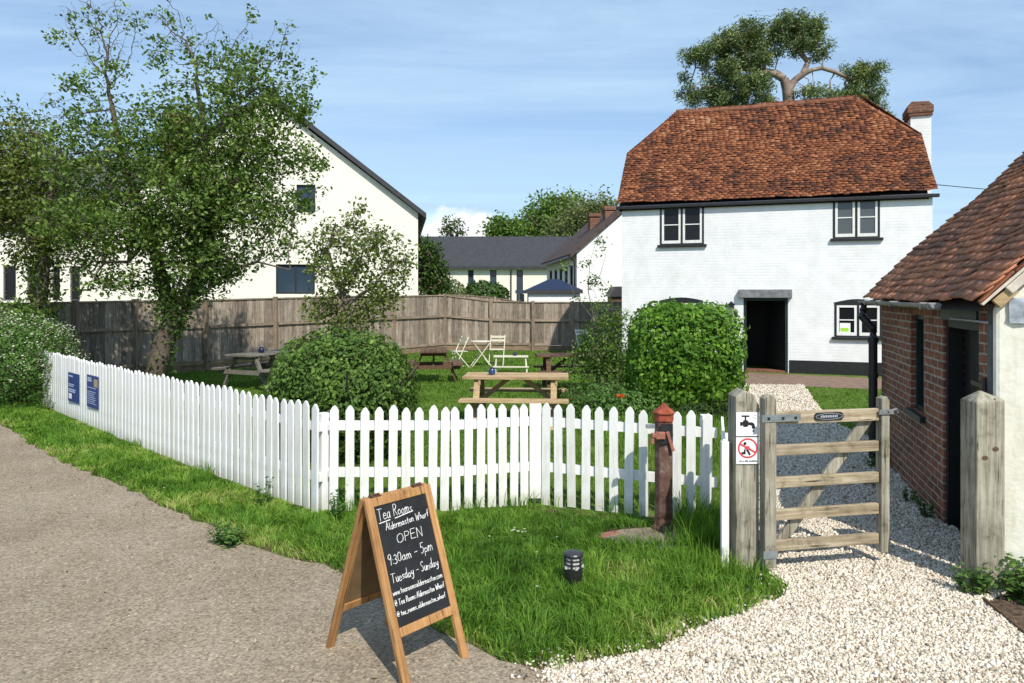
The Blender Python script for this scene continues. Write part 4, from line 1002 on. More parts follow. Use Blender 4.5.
# local x runs away along the verge; the road is on the +y side (left of travel)
pm = [picket_mesh(.098, 1.0+random.uniform(-.008, .008), .004, k) for k in range(6)]
pme = [None]*6
n = int(LFL/.136); rg = random.Random(8)
def bend(u): return .10*math.sin(math.pi*u/LFL)
for i in range(n):
    u = .05+i*.1355
    k = i % 6
    if pme[k] is None:
        o = pm[k].build('picket', M['white'], lf); pme[k] = o.data
    else:
        o = bpy.data.objects.new('picket', pme[k]); COL.objects.link(o); o.parent = lf
    o.location = (u, .035+bend(u), rg.uniform(-.018, .01)); o.rotation_euler = (0, R(rg.uniform(-.8, .8)), R(180+rg.uniform(-1.5, 1.5)))
for z_ in (.32, .78):
    m = MB(); N_ = 12
    for k in range(N_):
        u0, u1 = LFL*k/N_, LFL*(k+1)/N_; m.beam((u0, .012+bend(u0), z_), (u1, .012+bend(u1), z_), .036, .075)
    m.build('rail', M['white'], lf)
for k in range(5):
    u = .06+k*(LFL-.1)/4; m = MB(); m.box(u-.04, u+.04, -.095+bend(u), -.012+bend(u), 0, .90); m.build('post', M['white'], lf, bevel=.005)

def blue_sign(u, z0, z1, w_, label, kind):
    L = lf.matrix_basis
    o = thing('sign', label, 'sign', (0, 0, 0), 0)
    p = Matrix.Translation(lf.location) @ Matrix.Rotation(lf.rotation_euler.z, 4, 'Z') @ Vector((u, .064+bend(u), z0))
    o.location = p; o.rotation_euler = (0, 0, lf.rotation_euler.z+math.pi)
    # local: x to the reader's right, y away from the reader
    m = MB(); m.box(-w_/2, w_/2, -.004, 0, 0, z1-z0); m.build('plate', M['signblue'], o); h_ = z1-z0
    m = MB(); rg = random.Random(u); 
    if kind == 0:
        for (zz_, x1_, hh) in ((.86, .45, .05), (.58, .6, .035), (.52, .5, .03), (.40, .75, .045), (.33, .7, .045)): m.box(-w_/2+.04, -w_/2+.04+x1_*w_*.8, -.006, -.0042, h_*zz_, h_*zz_+hh*h_)
        m2 = MB(); m2.box(-w_/2+.05, -w_/2+.2, -.006, -.0042, h_*.1, h_*.28); m2.build('panel', M['signwhite'], o)
    else:
        for (zz_, x1_, hh) in ((.88, .4, .045), (.80, .42, .06), (.60, .9, .02)): m.box(-w_/2+.04, -w_/2+.04+x1_*w_*.8, -.006, -.0042, h_*zz_, h_*zz_+hh*h_)
        for k in range(7): m.box(-w_/2+.04, -w_/2+.04+w_*rg.uniform(.5, .8), -.006, -.0042, h_*(.12+k*.06), h_*(.12+k*.06)+.009)
        m2 = MB(); m2.box(w_/2-.2, w_/2-.04, -.006, -.0042, h_*.66, h_*.9); m2.build('picture', M['signpic'], o)
    m.build('lettering', M['signtext'], o)
def LU(px):  # distance along the verge fence for a bearing
    k = (px-512)/F; c, s_ = math.cos(lf.rotation_euler.z), math.sin(lf.rotation_euler.z)
    return (k*6.78+1.74)/(c-k*s_)
u0, u1 = LU(89), LU(77.5)
blue_sign((u0+u1)/2, .285, .745, u1-u0, 'blue notice with white square on the picket fence, farther one from the corner', 0)
u0, u1 = LU(110), LU(98.2)
blue_sign((u0+u1)/2, .31, .79, u1-u0, 'blue notice with small yellow picture on the picket fence, nearer the corner', 1)

ff = thing('picket_fence', 'white picket fence across the front lawn between the corner and the gatepost', 'fence', (0, 6.85, 0), 0, 'white picket fences')
line = [(-1.70, 6.80), (-.60, 6.80), (.22, 7.05), (1.20, 6.64), (1.80, 6.42)]
def fY(px):
    k = (px-512)/F
    for (a, b) in zip(line[:-1], line[1:]):
        ka, kb = a[0]/a[1], b[0]/b[1]
        if ka-1e-3 <= k <= kb+1e-3 or b is line[-1]:
            t = (k*a[1]-a[0])/((b[0]-a[0])-k*(b[1]-a[1])); return (a[0]+(b[0]-a[0])*t, a[1]+(b[1]-a[1])*t, math.atan2(b[1]-a[1], b[0]-a[0]))
pxs = [334, 350, 364.5, 379, 392.5, 406, 419.5, 432.5, 444.5, 456, 468, 480, 491.5, 502.5, 513.5, 524, 546, 559, 572, 586, 600, 614, 628.5, 644, 676.5, 691, 706.5]
pms = [picket_mesh(.078, .968+random.uniform(-.006, .006), .008, k+40) for k in range(6)]; pme2 = [None]*6
for i, px in enumerate(pxs):
    x, y, a = fY(px); k = i % 6
    if pme2[k] is None: o = pms[k].build('picket', M['white'], ff); pme2[k] = o.data
    else: o = bpy.data.objects.new('picket', pme2[k]); COL.objects.link(o); o.parent = ff
    o.location = (x, y-6.85, rg.uniform(-.012, .012)); o.rotation_euler = (0, R(rg.uniform(-.9, .9)), a+R(rg.uniform(-1.5, 1.5)))
x, y, a = fY(535.3); m = MB(); m.prism([(-.055, .05), (.055, .05), (.055, .945), (-.055, .945)], -.03, -.001)
o = m.build('picket', M['white'], ff); o.location = (x, y-6.85, .012)
for z_, nm in ((.79, 'rail'), (.36, 'rail')):
    for a, b in zip(line[:-1], line[1:]):
        d = Vector((b[0]-a[0], b[1]-a[1])).normalized()*.012
        m = MB(); m.beam((a[0]+d.x, a[1]-6.85+.022+d.y, z_), (b[0]-d.x, b[1]-6.85+.022-d.y, z_), .036, .085); m.build('rail', M['white'], ff)
for (x, y) in ((.24, 7.14), (1.72, 6.54)):
    m = MB(); m.box(x-.045, x+.045, y-6.85-.03, y-6.85+.06, 0, .93); m.build('post', M['white'], ff, bevel=.005)
# short return of boards from the end post to the gatepost
ra = math.atan2(5.38-6.40, 1.585-1.83)
for i in range(7):
    u = i/6; x, y = 1.835+(1.572-1.835)*u, 6.38+(5.40-6.38)*u
    m = pms[i % 6]
    o = bpy.data.objects.new('picket', pme2[i % 6]); COL.objects.link(o); o.parent = ff; o.location = (x-.012, y-6.85, -.03); o.rotation_euler = (0, 0, ra)
for z_ in (.76, .34):
    m = MB(); m.beam((1.86, 6.40-6.85, z_), (1.607, 5.46-6.85, z_), .034, .08); m.build('rail', M['white'], ff)
m = MB(); m.box(1.55-.03, 1.55+.022, 5.36-6.85, 5.40-6.85, .02, .93); m.build('end_board', M['white'], ff)

# ------------------------------------------------------------------ A-board
ab = thing('chalkboard_sign', 'wooden A-frame chalkboard with white handwritten opening hours standing on the road edge', 'chalkboard sign', (-.645, 4.125, 0), math.atan2(.75, .66))
LP = .955; lean = math.atan2(.32, .90); wd2 = .232
for sgn in (-1, 1):
    fr = MB()
    for x0 in (-wd2, wd2-.047): fr.box(x0, x0+.047, -.014, .014, 0, LP)
    fr.box(-wd2+.0475, wd2-.0475, -.014, .014, LP-.048, LP-.001); fr.box(-wd2+.0475, wd2-.0475, -.014, .014, .238, .285)
    o = fr.build('front_frame' if sgn < 0 else 'rear_frame', M['pine'], ab, bevel=.004)
    o.location = (0, sgn*.33, 0); o.rotation_euler = (-sgn*-lean if sgn < 0 else lean, 0, 0)
    if sgn < 0: o.rotation_euler = (-lean, 0, 0)
    b = MB(); b.box(-wd2+.046, wd2-.046, (-.006 if sgn < 0 else -.004), (.004 if sgn < 0 else .006), .284, LP-.047)
    bd = b.build('chalkboard', M['board'], o)
    b = MB(); yy = .0042 if sgn < 0 else -.0072; b.box(-wd2+.046, wd2-.046, yy, yy+.003, .284, LP-.047); b.build('board_back', M['backboard'], o)
    if sgn < 0: fb = bd
xl, xr, zt, hh = -wd2+.052, wd2-.052, LP-.05, LP-.05-.286; W2 = xr-xl
def ln(t, f0, f1, fz, cap, sl_=.0): return (t, xl+W2*f0, xl+W2*f1, zt-hh*fz, cap, sl_)
lettering([ln('Tea Rooms', .02, .70, .125, .058, .03), ln('Aldermaston Wharf', .13, 1.0, .215, .036, .03), ln('OPEN', .28, .80, .345, .052, .0), ln('9:30am - 5pm', .04, .93, .50, .05, .02), ln('Tuesday - Sunday', .03, .97, .645, .047, .015),
          ], .0016, 'handwriting', M['chalk'], fb, -.0065, .07)
lettering([ln('www.tearoomsaldermaston.com', .01, .99, .745, .029, .0), ln('@ Tea Rooms Aldermaston Wharf', .01, .99, .83, .029, .0), ln('@ tea_rooms_aldermaston_wharf', .01, .97, .915, .026, .0)], .0014, 'handwriting', M['chalk'], fb, -.0065)
b = MB(); b.beam((xl+.01, -.0062, zt-hh*.142), (xl+W2*.24, -.0062, zt-hh*.135), .003, .004); b.beam((xl+W2*.33, -.0062, zt-hh*.135), (xl+W2*.70, -.0062, zt-hh*.115), .003, .004); b.build('underline', M['chalk'], fb)
m = MB(); 
for x in (-.15, .15): m.beam((x-.03, 0, .905), (x+.03, 0, .905), .04, .006); m.tube([(x-.03, 0, .912), (x+.03, 0, .912)], .006, 8)
m.build('hinge', M['rustdark'], ab)

# ------------------------------------------------------------------ bollard light
bo = thing('bollard_light', 'short black bollard light with clear louvred head on the grass', 'bollard light', (.415, 5.02, -.035))
m = MB(); m.lathe([(.052, -.02), (.052, .08), (.062, .12), (.066, .17), (.066, .175)], 20); m.build('body', M['blackmetal'], bo, smooth=True)
m = MB()
for k in range(3): m.lathe([(.05, .176+k*.028), (.064, .178+k*.028), (.064, .183+k*.028), (.05, .192+k*.028)], 20)
m.build('louvre', M['blackmetal'], bo)
m = MB(); m.lathe([(.045, .176), (.058, .18), (.058, .255), (.045, .258)], 20); m.build('lens', M['lens'], bo)
m = MB()
for k in range(6):
    a = k*math.pi/3+.3; m.box(.061*math.cos(a)-.006, .061*math.cos(a)+.006, .061*math.sin(a)-.006, .061*math.sin(a)+.006, .176, .262)
m.lathe([(.068, .262), (.070, .272), (.062, .284), (.02, .288)], 20); m.build('cap', M['blackmetal'], bo, bevel=.002)
m = MB(); 
for k in range(5):
    a = k*1.25; m.box(.062*math.cos(a)-.009, .062*math.cos(a)+.009, .062*math.sin(a)-.009, .062*math.sin(a)+.009, .183, .20)
m.build('reflector', M['lens'], bo)

# ------------------------------------------------------------------ water pump
wp = thing('water_pump', 'old standpipe water pump with rusty red pointed cap and side spout', 'water pump', (1.275, 6.22, 0), R(6))
m = MB(); m.lathe([(.10, 0), (.10, .05), (.085, .07), (.078, .12), (.078, .78), (.082, .80), (.082, .83), (.078, .85), (.078, .93)], 8); m.build('body', M['rustdark'], wp, bevel=.006)
m = MB(); m.lathe([(.080, .93), (.086, .94), (.086, .995)], 8); m.build('head', M['rust'], wp, bevel=.004)
m = MB(); m.lathe([(.095, .996), (.097, 1.008), (.070, 1.03), (.038, 1.052), (.018, 1.078), (.004, 1.088)], 8); m.build('cap', M['rust'], wp, bevel=.003)
m = MB(); m.box(-.10, -.02, -.115, -.075, .80, .86); m.box(-.135, -.095, -.12, -.07, .815, .85); m.tube([(-.125, -.095, .82), (-.13, -.1, .76)], .018, 8); m.build('spout', M['rustpink'], wp, bevel=.008)
m = MB(); m.beam((.0, -.095, .86), (.05, -.10, .70), .022, .028); m.build('handle', M['rustpink'], wp, bevel=.005)
m = MB(); m.box(-.05, .05, -.092, -.074, .76, .92); m.build('recess_plate', M['black'], wp)
m = MB(); m.box(-.15, -.08, -.02, .02, .875, .905); m.build('bracket', M['steel'], wp)
m = MB(); m.prism([(-.42, -.36), (.05, -.46), (.30, -.30), (.38, .10), (.0, .16), (-.34, .08), (-.52, -.1)], 0, .035, 'xy'); o = m.build('stone_slab', M['slab'], None, bevel=.012); o.location = (1.20, 6.14, -.006); o.scale = (.88, .8, 1); tag(o, 'rough worn concrete slab set in the grass under the pump', 'slab')
m = MB(); m.box(-.11, .11, -.05, .05, 0, .045); o = m.build('brick', M['brickpiece'], None, bevel=.01); o.location = (.79, 6.08, -.012); o.rotation_euler = (0, 0, R(25)); tag(o, 'loose pink brick lying in the grass left of the pump slab', 'brick')
m = MB(); m.lathe([(.10, 0), (.11, .02), (.08, .05), (.03, .06)], 9); o = m.build('stone', M['lead'], None, smooth=True); o.location = (1.16, 5.78, 0); o.scale = (1.1, .6, .8); tag(o, 'small grey stone at the front edge of the pump slab', 'stone')

# ------------------------------------------------------------------ timber garden fence
fp = [(-12.9, 14.6, 1.80), (-11.4, 16.0, 1.80), (PX(77, 17.3), 17.3, 1.83), (PX(136, 18.3), 18.3, 1.85), (PX(207, 19.3), 19.3, 1.86), (PX(276, 20.7), 20.7, 1.90), (PX(340, 22.3), 22.3, 1.95), (PX(394, 24.2), 24.2, 1.95), (PX(445, 26.3), 26.3, 1.97),
      (PX(491, 26.2), 26.2, 1.76), (PX(533, 26), 26, 1.73), (PX(572, 26), 26, 1.73), (PX(612, 26), 26, 1.73), (PX(655, 26), 26, 1.73), (PX(700, 26), 26, 1.73)]
tf = thing('timber_fence', 'brown weathered closeboard timber fence round the garden with square posts', 'fence', (0, 0, 0), 0, 'timber fences')
def fpanel(par, a, b, lower=0):
    a_, b_ = Vector((a[0], a[1], 0)), Vector((b[0], b[1], 0)); L = (b_-a_).length; ang_ = math.atan2(b_.y-a_.y, b_.x-a_.x)
    o = MB(); nb_ = int(L/.115); ka = L/nb_
    for i in range(nb_):
        x0 = i*ka; top = a[2]+(b[2]-a[2])*(x0/L)-.03
        o.box(x0+.004, x0+ka+.006, -.014-(i % 2)*.006, .004-(i % 2)*.006, .19, top)
    p = o.build('panel', M['timber'], par); p.location = a_; p.rotation_euler = (0, 0, ang_)
    o = MB(); 
    for zf in (.33, .62, .97):
        z_a, z_b = .0, .0
        za, zb = a[2]*zf, b[2]*zf
        if zf == .33: za = zb = .24
        if zf < .9: o = MB(); o.beam((.05, -.05, za), (L-.05, -.05, zb), .05, .075); o.build('rail', M['timberx'], p)
    o = MB(); o.beam((.05, -.03, .10), (L-.05, -.03, .10), .03, .17); o.build('gravel_board', M['gboard'], p)
    o = MB(); o.beam((.0, -.012, a[2]-.02), (L, -.012, b[2]-.02), .07, .035); o.build('capping', M['timberx'], p)
for a, b in zip(fp[:-1], fp[1:]): fpanel(tf, a, b)
for a in fp:
    m = MB(); m.box(-.055, .055, -.055-.06, .055-.06, 0, a[2]+.05 if False else a[2]-.002+.03); o = m.build('post', M['postw'], tf); o.location = (a[0], a[1], 0)
tf2 = thing('timber_fence', 'short run of grey timber fence standing beyond the corner of the garden fence', 'fence', (0, 0, 0), 0, 'timber fences')
q = [(PX(440, 33), 33, 1.98), (PX(468, 33.5), 33.5, 1.96), (PX(495, 34), 34, 1.85), (PX(519, 34.3), 34.3, 1.66)]
for a, b in zip(q[:-1], q[1:]): fpanel(tf2, a, b)
for a in q: m = MB(); m.box(-.05, .05, -.1, 0, 0, a[2]+.03); o = m.build('post', M['timber'], tf2); o.location = (a[0], a[1], 0)

# ------------------------------------------------------------------ picnic tables
def picnic(label, loc, rz, mm, L=1.5, legm=None, hgt=.75):
    T = thing('picnic_table', label, 'picnic table', (*loc, 0), rz, 'picnic tables on the lawn'); legm = legm or mm
    m = MB()
    for k in range(5): y_ = -.35+k*.14; m.box(-L/2, L/2, y_+.004, y_+.136, hgt-.035, hgt)
    m.build('tabletop', mm, T)
    for s_ in (-1, 1):
        m = MB()
        for k in (0, 1): y_ = s_*.62+(k-.5)*.13; m.box(-L/2, L/2, y_-.062, y_+.062, .42, .455)
        m.build('bench', mm, T)
    for sx in (-1, 1):
        x = sx*(L/2-.22)
        for s_ in (-1, 1):
            m = MB(); m.beam((x, s_*.26, hgt-.037), (x, s_*.60, 0.0), .04, .09, up=(1, 0, 0)); m.build('leg', legm, T)
        m = MB(); m.box(x-.061, x-.022, -.69, .69, .33, .418); m.box(x+.022, x+.055, -.33, .33, hgt-.12, hgt-.036); m.build('cross_brace', legm, T)
        m = MB(); m.beam((x-sx*.03, 0, .36), (sx*.12, 0, hgt-.05), .04, .07); m.build('diagonal_strut', legm, T)
    return T
picnic('pale new timber picnic table nearest the front picket fence', (.07, 11.45), R(-4), M['pale'], 1.6)
picnic('brown picnic table behind the pale one, half hidden by shrubs', (1.30, 15.4), R(3), M['brown'], 1.6)
picnic('dark brown picnic table seen end-on beside the round bush', (-1.80, 17.0), R(95), M['brown'], 1.4).scale = (.92, .88, .97)
picnic('grey weathered picnic table by the timber fence left of the round bush', (-5.3, 15.9), R(66), M['grey'], 1.6)
def pot(label, loc, r_, h_, mm, group=None):
    m = MB(); m.lathe([(r_*.7, 0), (r_, h_*.25), (r_*.95, h_*.7), (r_*.7, h_*.85), (r_*.8, h_), (r_*.6, h_), (r_*.5, h_*.3)], 14)
    o = m.build('pot', mm, None, smooth=True); o.location = loc; tag(o, label, 'pot', group); return o
pot('small blue glazed pot on the pale picnic table', (-.31, 11.42, .75), .055, .115, M['blueglaze'])
pot('navy pot on the grey picnic table by the timber fence', (-5.33, 15.75, .75), .06, .12, M['navy'])

# ------------------------------------------------------------------ bistro furniture
def bistro_chair(label, loc, rz, mm):
    T = thing('folding_chair', label, 'chair', (*loc, 0), rz, 'folding chairs by the timber fence')
    for s_ in (-1, 1):
        m = MB(); m.beam((s_*.20, -.22, 0), (s_*.20, .18, .84), .018, .022); m.build('leg', mm, T)
        m = MB(); m.beam((s_*.18, .22, 0), (s_*.18, -.18, .45), .018, .022); m.build('leg', mm, T)
    m = MB()
    for k in range(5): m.box(-.19, .19, -.19+k*.075, -.19+k*.075+.055, .44, .455)
    m.build('seat', mm, T)
    m = MB()
    for z_ in (.66, .76): y_ = -.22+.4*z_/.84; m.box(-.19, .19, y_-.008, y_+.008, z_, z_+.06)
    m.build('backrest', mm, T); return T
bistro_chair('white folding chair left of the folding table, turned sideways', (PX(459, 20), 20.1), R(-60), M['cream'])
bistro_chair('pale folding chair with slatted back right of the folding table', (PX(497, 20.6), 20.8), R(-8), M['cream'])
bistro_chair('grey white folding chair against the timber fence beside the rambling shrub', (PX(584, 24), 24.4), R(20), M['signwhite'])
T = thing('folding_table', 'small white folding table with crossed legs between two folding chairs', 'table', (PX(481, 20.3), 20.4, 0), R(10))
m = MB(); m.lathe([(.02, .69), (.30, .69), (.30, .705), (.02, .705)], 20); m.build('tabletop', M['cream'], T)
for s_ in (-1, 1):
    m = MB(); m.beam((s_*.28, -.17, 0), (-s_*.24, -.17, .69), .02, .02); m.build('leg', M['cream'], T)
    m = MB(); m.beam((s_*.28, .17, 0), (-s_*.24, .17, .69), .02, .02); m.build('leg', M['cream'], T)
T = thing('bench', 'low cream garden bench with a foot rail behind the pale picnic table', 'bench', (PX(511, 18.6), 18.6, 0), R(-2))
m = MB(); m.box(-.43, .43, -.15, -.03, .42, .45); m.box(-.43, .43, .0, .12, .42, .45); m.build('seat', M['cream'], T)
for sx in (-1, 1):
    for sy in (-1, 1): m = MB(); m.beam((sx*.36, sy*.10, .42), (sx*.40, sy*.17, 0), .03, .03); m.build('leg', M['cream'], T)
m = MB(); m.box(-.45, .45, -.20, -.14, .17, .20); m.build('foot_rail', M['cream'], T)
pot('small dark pot standing on the low cream bench', (PX(515, 18.6), 18.6, .45), .05, .09, M['navy'])

# ------------------------------------------------------------------ background buildings
gh = thing('house', 'large cream rendered gable house with dark slate roof behind the big tree', 'house', (-10.25, 31.1, 0), R(8.5))
hw_ = 6.25; e_z = 5.5; a_z = 10.3
wins = [(PX(300.5, 32)+10.3, PX(318.5, 32)+10.3, PZ(214, 32), PZ(187, 32)), (PX(281, 32)+10.3, PX(318, 32)+10.3, 2.0, PZ(265, 32)-0), (-3.2, -2.2, 4.2, 5.4)]
mb = MB(); wallgrid(mb, -hw_, hw_, 0, e_z, wins[1:], 0, .3)
zt_ = a_z-.1
mb.prism([(-hw_, e_z+.002), (wins[0][0], e_z+.002), (wins[0][0], e_z+(hw_+wins[0][0])*0+ (zt_-e_z)*(1-abs(wins[0][0])/hw_)), (0, zt_)], 0, .3)
x0, x1, z0, z1 = wins[0]; zz2 = lambda x: e_z+(zt_-e_z)*(1-abs(x)/hw_)
mb = MB(); 
wallgrid(mb, -hw_, hw_, 0, e_z, [wins[1], wins[2], (x0, x1, z0, e_z)] if z0 < e_z else wins[1:], 0, .3)
if z1 > e_z:
    mb.prism([(-hw_, e_z), (x0, e_z), (x0, z1), (x1, z1), (x1, e_z), (hw_, e_z), (0, zt_)], 0, .3)
mb.box(-hw_, -hw_+.3, .305, 12, 0, e_z); mb.box(hw_-.3, hw_, .305, 12, 0, e_z); mb.prism([(-hw_+.31, 0), (hw_-.31, 0), (hw_-.31, e_z+.1), (0, zt_-.1), (-hw_+.31, e_z+.1)], 11.7, 12)
mb.build('wall', M['render'], gh)
for i, (x0, x1, z0, z1) in enumerate(wins):
    f = MB(); t = .06
    f.box(x0, x0+t, .08, .16, z0, z1); f.box(x1-t, x1, .08, .16, z0, z1); f.box(x0+t, x1-t, .08, .16, z0, z0+t); f.box(x0+t, x1-t, .08, .16, z1-t, z1)
    if x1-x0 > 1.2: f.box((x0+x1)/2-.03, (x0+x1)/2+.03, .08, .16, z0+t, z1-t)
    w = f.build('window', M['black'], gh); m = MB(); m.box(x0+t, x1-t, .11, .12, z0+t, z1-t); m.build('pane', M['glassblue'], w)
pch = (a_z-e_z)/hw_; mb = MB()
for s_ in (-1, 1):
    mb.prism([(s_*(hw_+.35), e_z-.35*pch+.02), (s_*(hw_+.35), e_z-.35*pch+.25), (0, a_z+.25), (0, a_z+.02)], -.25, 12.3)
mb.build('roof', M['slate'], gh)
m = MB(); m.box(-4.75, -3.75, 2.0, 2.9, 6.5, 9.75); m.box(-4.8, -3.7, 1.95, 2.95, 9.752, 9.95); m.build('chimney', M['chbrick'], gh)
m = MB(); m.tube([(hw_-.02, -.07, 0.1), (hw_-.02, -.07, e_z-.2)], .05, 8)
m = None
wg = thing('house', 'low slate roofed white wing with ground floor windows at the far left', 'house', (-24, 33.5, 0), 0)
mb = MB(); ww = []
for px0, px1 in ((-40, -22), (3, 16), (27, 38), (52, 60), (70, 80)):
    ww.append((PX(px0, 33.5)+24, PX(px1, 33.5)+24, 1.7, PZ(266, 33.5)))
wallgrid(mb, -12, 7.4, 0, 5.3, ww, 0, .3); mb.box(-12, -11.7, .305, 8, 0, 5.3); mb.box(-11.69, 7.1, 7.7, 8, 0, 5.3)
mb.build('wall', M['render'], wg)
for (x0, x1, z0, z1) in ww:
    f = MB(); t = .05
    f.box(x0, x0+t, .05, .16, z0, z1); f.box(x1-t, x1, .05, .16, z0, z1); f.box(x0+t, x1-t, .05, .16, z0, z0+t); f.box(x0+t, x1-t, .05, .16, z1-t, z1)
    w = f.build('window', M['slate2'], wg); m = MB(); m.box(x0+t, x1-t, .11, .12, z0+t, z1-t); m.build('pane', M['glass'], w)
mb = MB(); mb.prism([(-.4, 5.1), (-.4, 5.3), (4, 8.9), (8.4, 5.3), (8.4, 5.1), (4, 8.6)], -12.3, 7.5, 'yz'); mb.build('roof', M['slate2'], wg)

db = thing('house', 'distant cream terrace with long dark slate roof beyond the garden fence', 'house', (0, 55, 0), 0)
ww = [(PX(a, 55), PX(b, 55), 1.0, 3.78) for a, b in ((468, 473.6), (490, 496.5), (516.5, 523))]
mb = MB(); wallgrid(mb, -9, 8, 0, 3.93, ww, 0, .3); mb.box(-9, -8.7, .305, 7, 0, 3.93); mb.box(7.7, 8, .305, 7, 0, 3.93); mb.box(-8.69, 7.69, 6.7, 7, 0, 3.93); mb.build('wall', M['render'], db)
for (x0, x1, z0, z1) in ww:
    f = MB(); t = .05
    f.box(x0, x0+t, .05, .2, z0, z1); f.box(x1-t, x1, .05, .2, z0, z1); f.box(x0+t, x1-t, .05, .2, 1.9, 2.05); f.box(x0+t, x1-t, .05, .2, z1-.07, z1)
    w = f.build('window', M['slate'], db); m = MB(); m.box(x0+t, x1-t, .11, .12, z0, z1-.07); m.build('pane', M['glassblue'], w)
mb = MB(); mb.prism([(-.4, 3.85), (-.4, 4.05), (3.5, 6.55), (7.4, 4.05), (7.4, 3.85), (3.5, 6.3)], -9.4, 8.3, 'yz'); mb.build('roof', M['slate'], db)
m = MB(); m.tube([(PX(511, 55), -.07, 0), (PX(511, 55), -.07, 3.8)], .05, 8); m.build('downpipe', M['blackmetal'], db)

# right hand white wing seen between fence and cottage
rw = thing('house', 'white gabled wing with brown roof just left of the cottage', 'house', (2.63, 30, 0), R(4.7))
gw_ = 4.6; ez = 3.72; pz = .87; zap = ez+gw_/2*pz
mb = MB(); mb.prism([(0, 0), (gw_, 0), (gw_, ez), (gw_/2, zap-.1), (0, ez)], 0, .3)
sw = [(1.0, 1.8, 1.0, 3.2), (2.4, 3.3, 1.0, 3.2), (4.0, 4.9, 1.4, 3.2), (5.6, 6.6, 1.4, 3.2), (7.4, 8.4, 1.4, 3.2)]
wallgrid(mb, .305, 9.5, 0, ez, sw, .002, .3, 'y'); mb.box(gw_-.3, gw_, .305, 9.5, 0, ez); mb.prism([(.3, 0), (gw_-.3, 0), (gw_-.3, ez), (gw_/2, zap-.2), (.3, ez)], 9.2, 9.49)
mb.build('wall', M['whiterender'], rw)
for (y0, y1, z0, z1) in sw:
    f = MB(); t = .07; f.box(.03, .13, y0, y0+t, z0, z1); f.box(.03, .13, y1-t, y1, z0, z1); f.box(.03, .13, y0+t, y1-t, z1-t, z1); f.box(.03, .13, y0+t, y1-t, z0, z0+t)
    w = f.build('window', M['slate'], rw); m = MB(); m.box(.08, .09, y0+t, y1-t, z0+t, z1-t); m.build('pane', M['glassblue'], w)
mb = MB(); mb.prism([(-.28, ez-.28*pz-.02), (-.28, ez-.28*pz+.16), (gw_/2, zap+.18), (gw_+.28, ez-.28*pz+.16), (gw_+.28, ez-.28*pz-.02), (gw_/2, zap-.02)], -.12, 9.7, 'xz'); mb.build('roof', M['rooffar'], rw)
m = MB(); m.tube([(-.10, -.06, .2), (-.10, -.06, ez-.4), (-.26, -.1, ez-.25)], .045, 8); m.tube([(-.33, -.1, ez-.24), (-.33, 9.6, ez-.24)], .06, 8); m.build('downpipe', M['blackmetal'], rw)
for (px, py, t_) in ((601, 213, 3.0), (614, 206, 1.5)):
    Yc = 30+t_; xw = PX(px, Yc); m = MB(); a = xw-2.63
    m.box(a-.22, a+.22, t_, t_+.6, 4.2, PZ(py, Yc)-.15); m.box(a-.27, a+.27, t_-.05, t_+.65, PZ(py, Yc)-.148, PZ(py, Yc)); m.build('chimney', M['chbrick'], rw)
cn = thing('conservatory', 'small white conservatory with blue hipped roof below the white wing', 'conservatory', (PX(553, 28.5), 28.5, 0), 0)
xa, xb = PX(528.5, 28.5)-PX(553, 28.5), PX(580, 28.5)-PX(553, 28.5)
mb = MB(); mb.box(xa, xb, 0, .15, 0, 2.02); mb.box(xa, xa+.15, .155, 2.2, 0, 2.02); mb.box(xb-.15, xb, .155, 2.2, 0, 2.02); mb.build('wall', M['whiterender'], cn)
mb = MB(); mb.box(xa-.12, xb+.1, -.12, 2.3, 2.022, 2.16); mb.build('eaves_board', M['slate'], cn)
mb = MB(); mb.add([(xa-.1, -.1, 2.162), (xb+.08, -.1, 2.162), (xb+.08, 2.3, 2.162), (xa-.1, 2.3, 2.162), (xa+.85, 1.1, 2.60), (xb-.75, 1.1, 2.60)], [(0, 1, 5, 4), (1, 2, 5), (2, 3, 4, 5), (3, 0, 4), (3, 2, 1, 0)]); mb.build('roof', M['bluecover'], cn)
mb = MB(); mb.box(xa-.35, xa-.16, .2, 1.9, .0, 2.0); mb.box(xa-.5, xa-.125, .0, 2.0, 2.02, 2.15); mb.build('side_window', M['glassblue'], cn)
# shed roof seen beyond the fence against the cottage
sh = thing('shed', 'dark felt roofed shed behind the fence against the white wing', 'shed', (PX(612, 27.6), 27.6, 0), 0)
mb = MB(); mb.prism([(0, 0), (1.6, 0), (1.6, 1.9), (0, 1.9)], 0, 1.3); mb.build('wall', M['brown'], sh)
mb = MB(); mb.prism([(-.1, 1.905), (1.7, 1.905), (1.7, 2.28), (.12, 2.28)], -.1, 1.4); mb.build('roof', M['slate'], sh)

# ------------------------------------------------------------------ trees
def P3(px, py, Y): return (PX(px, Y), Y, PZ(py, Y))
def B3(px, py, Y, rx, ry, rz, w=1): # blob by bearing with radii in metres
    return (*P3(px, py, Y), rx, ry, rz, w)
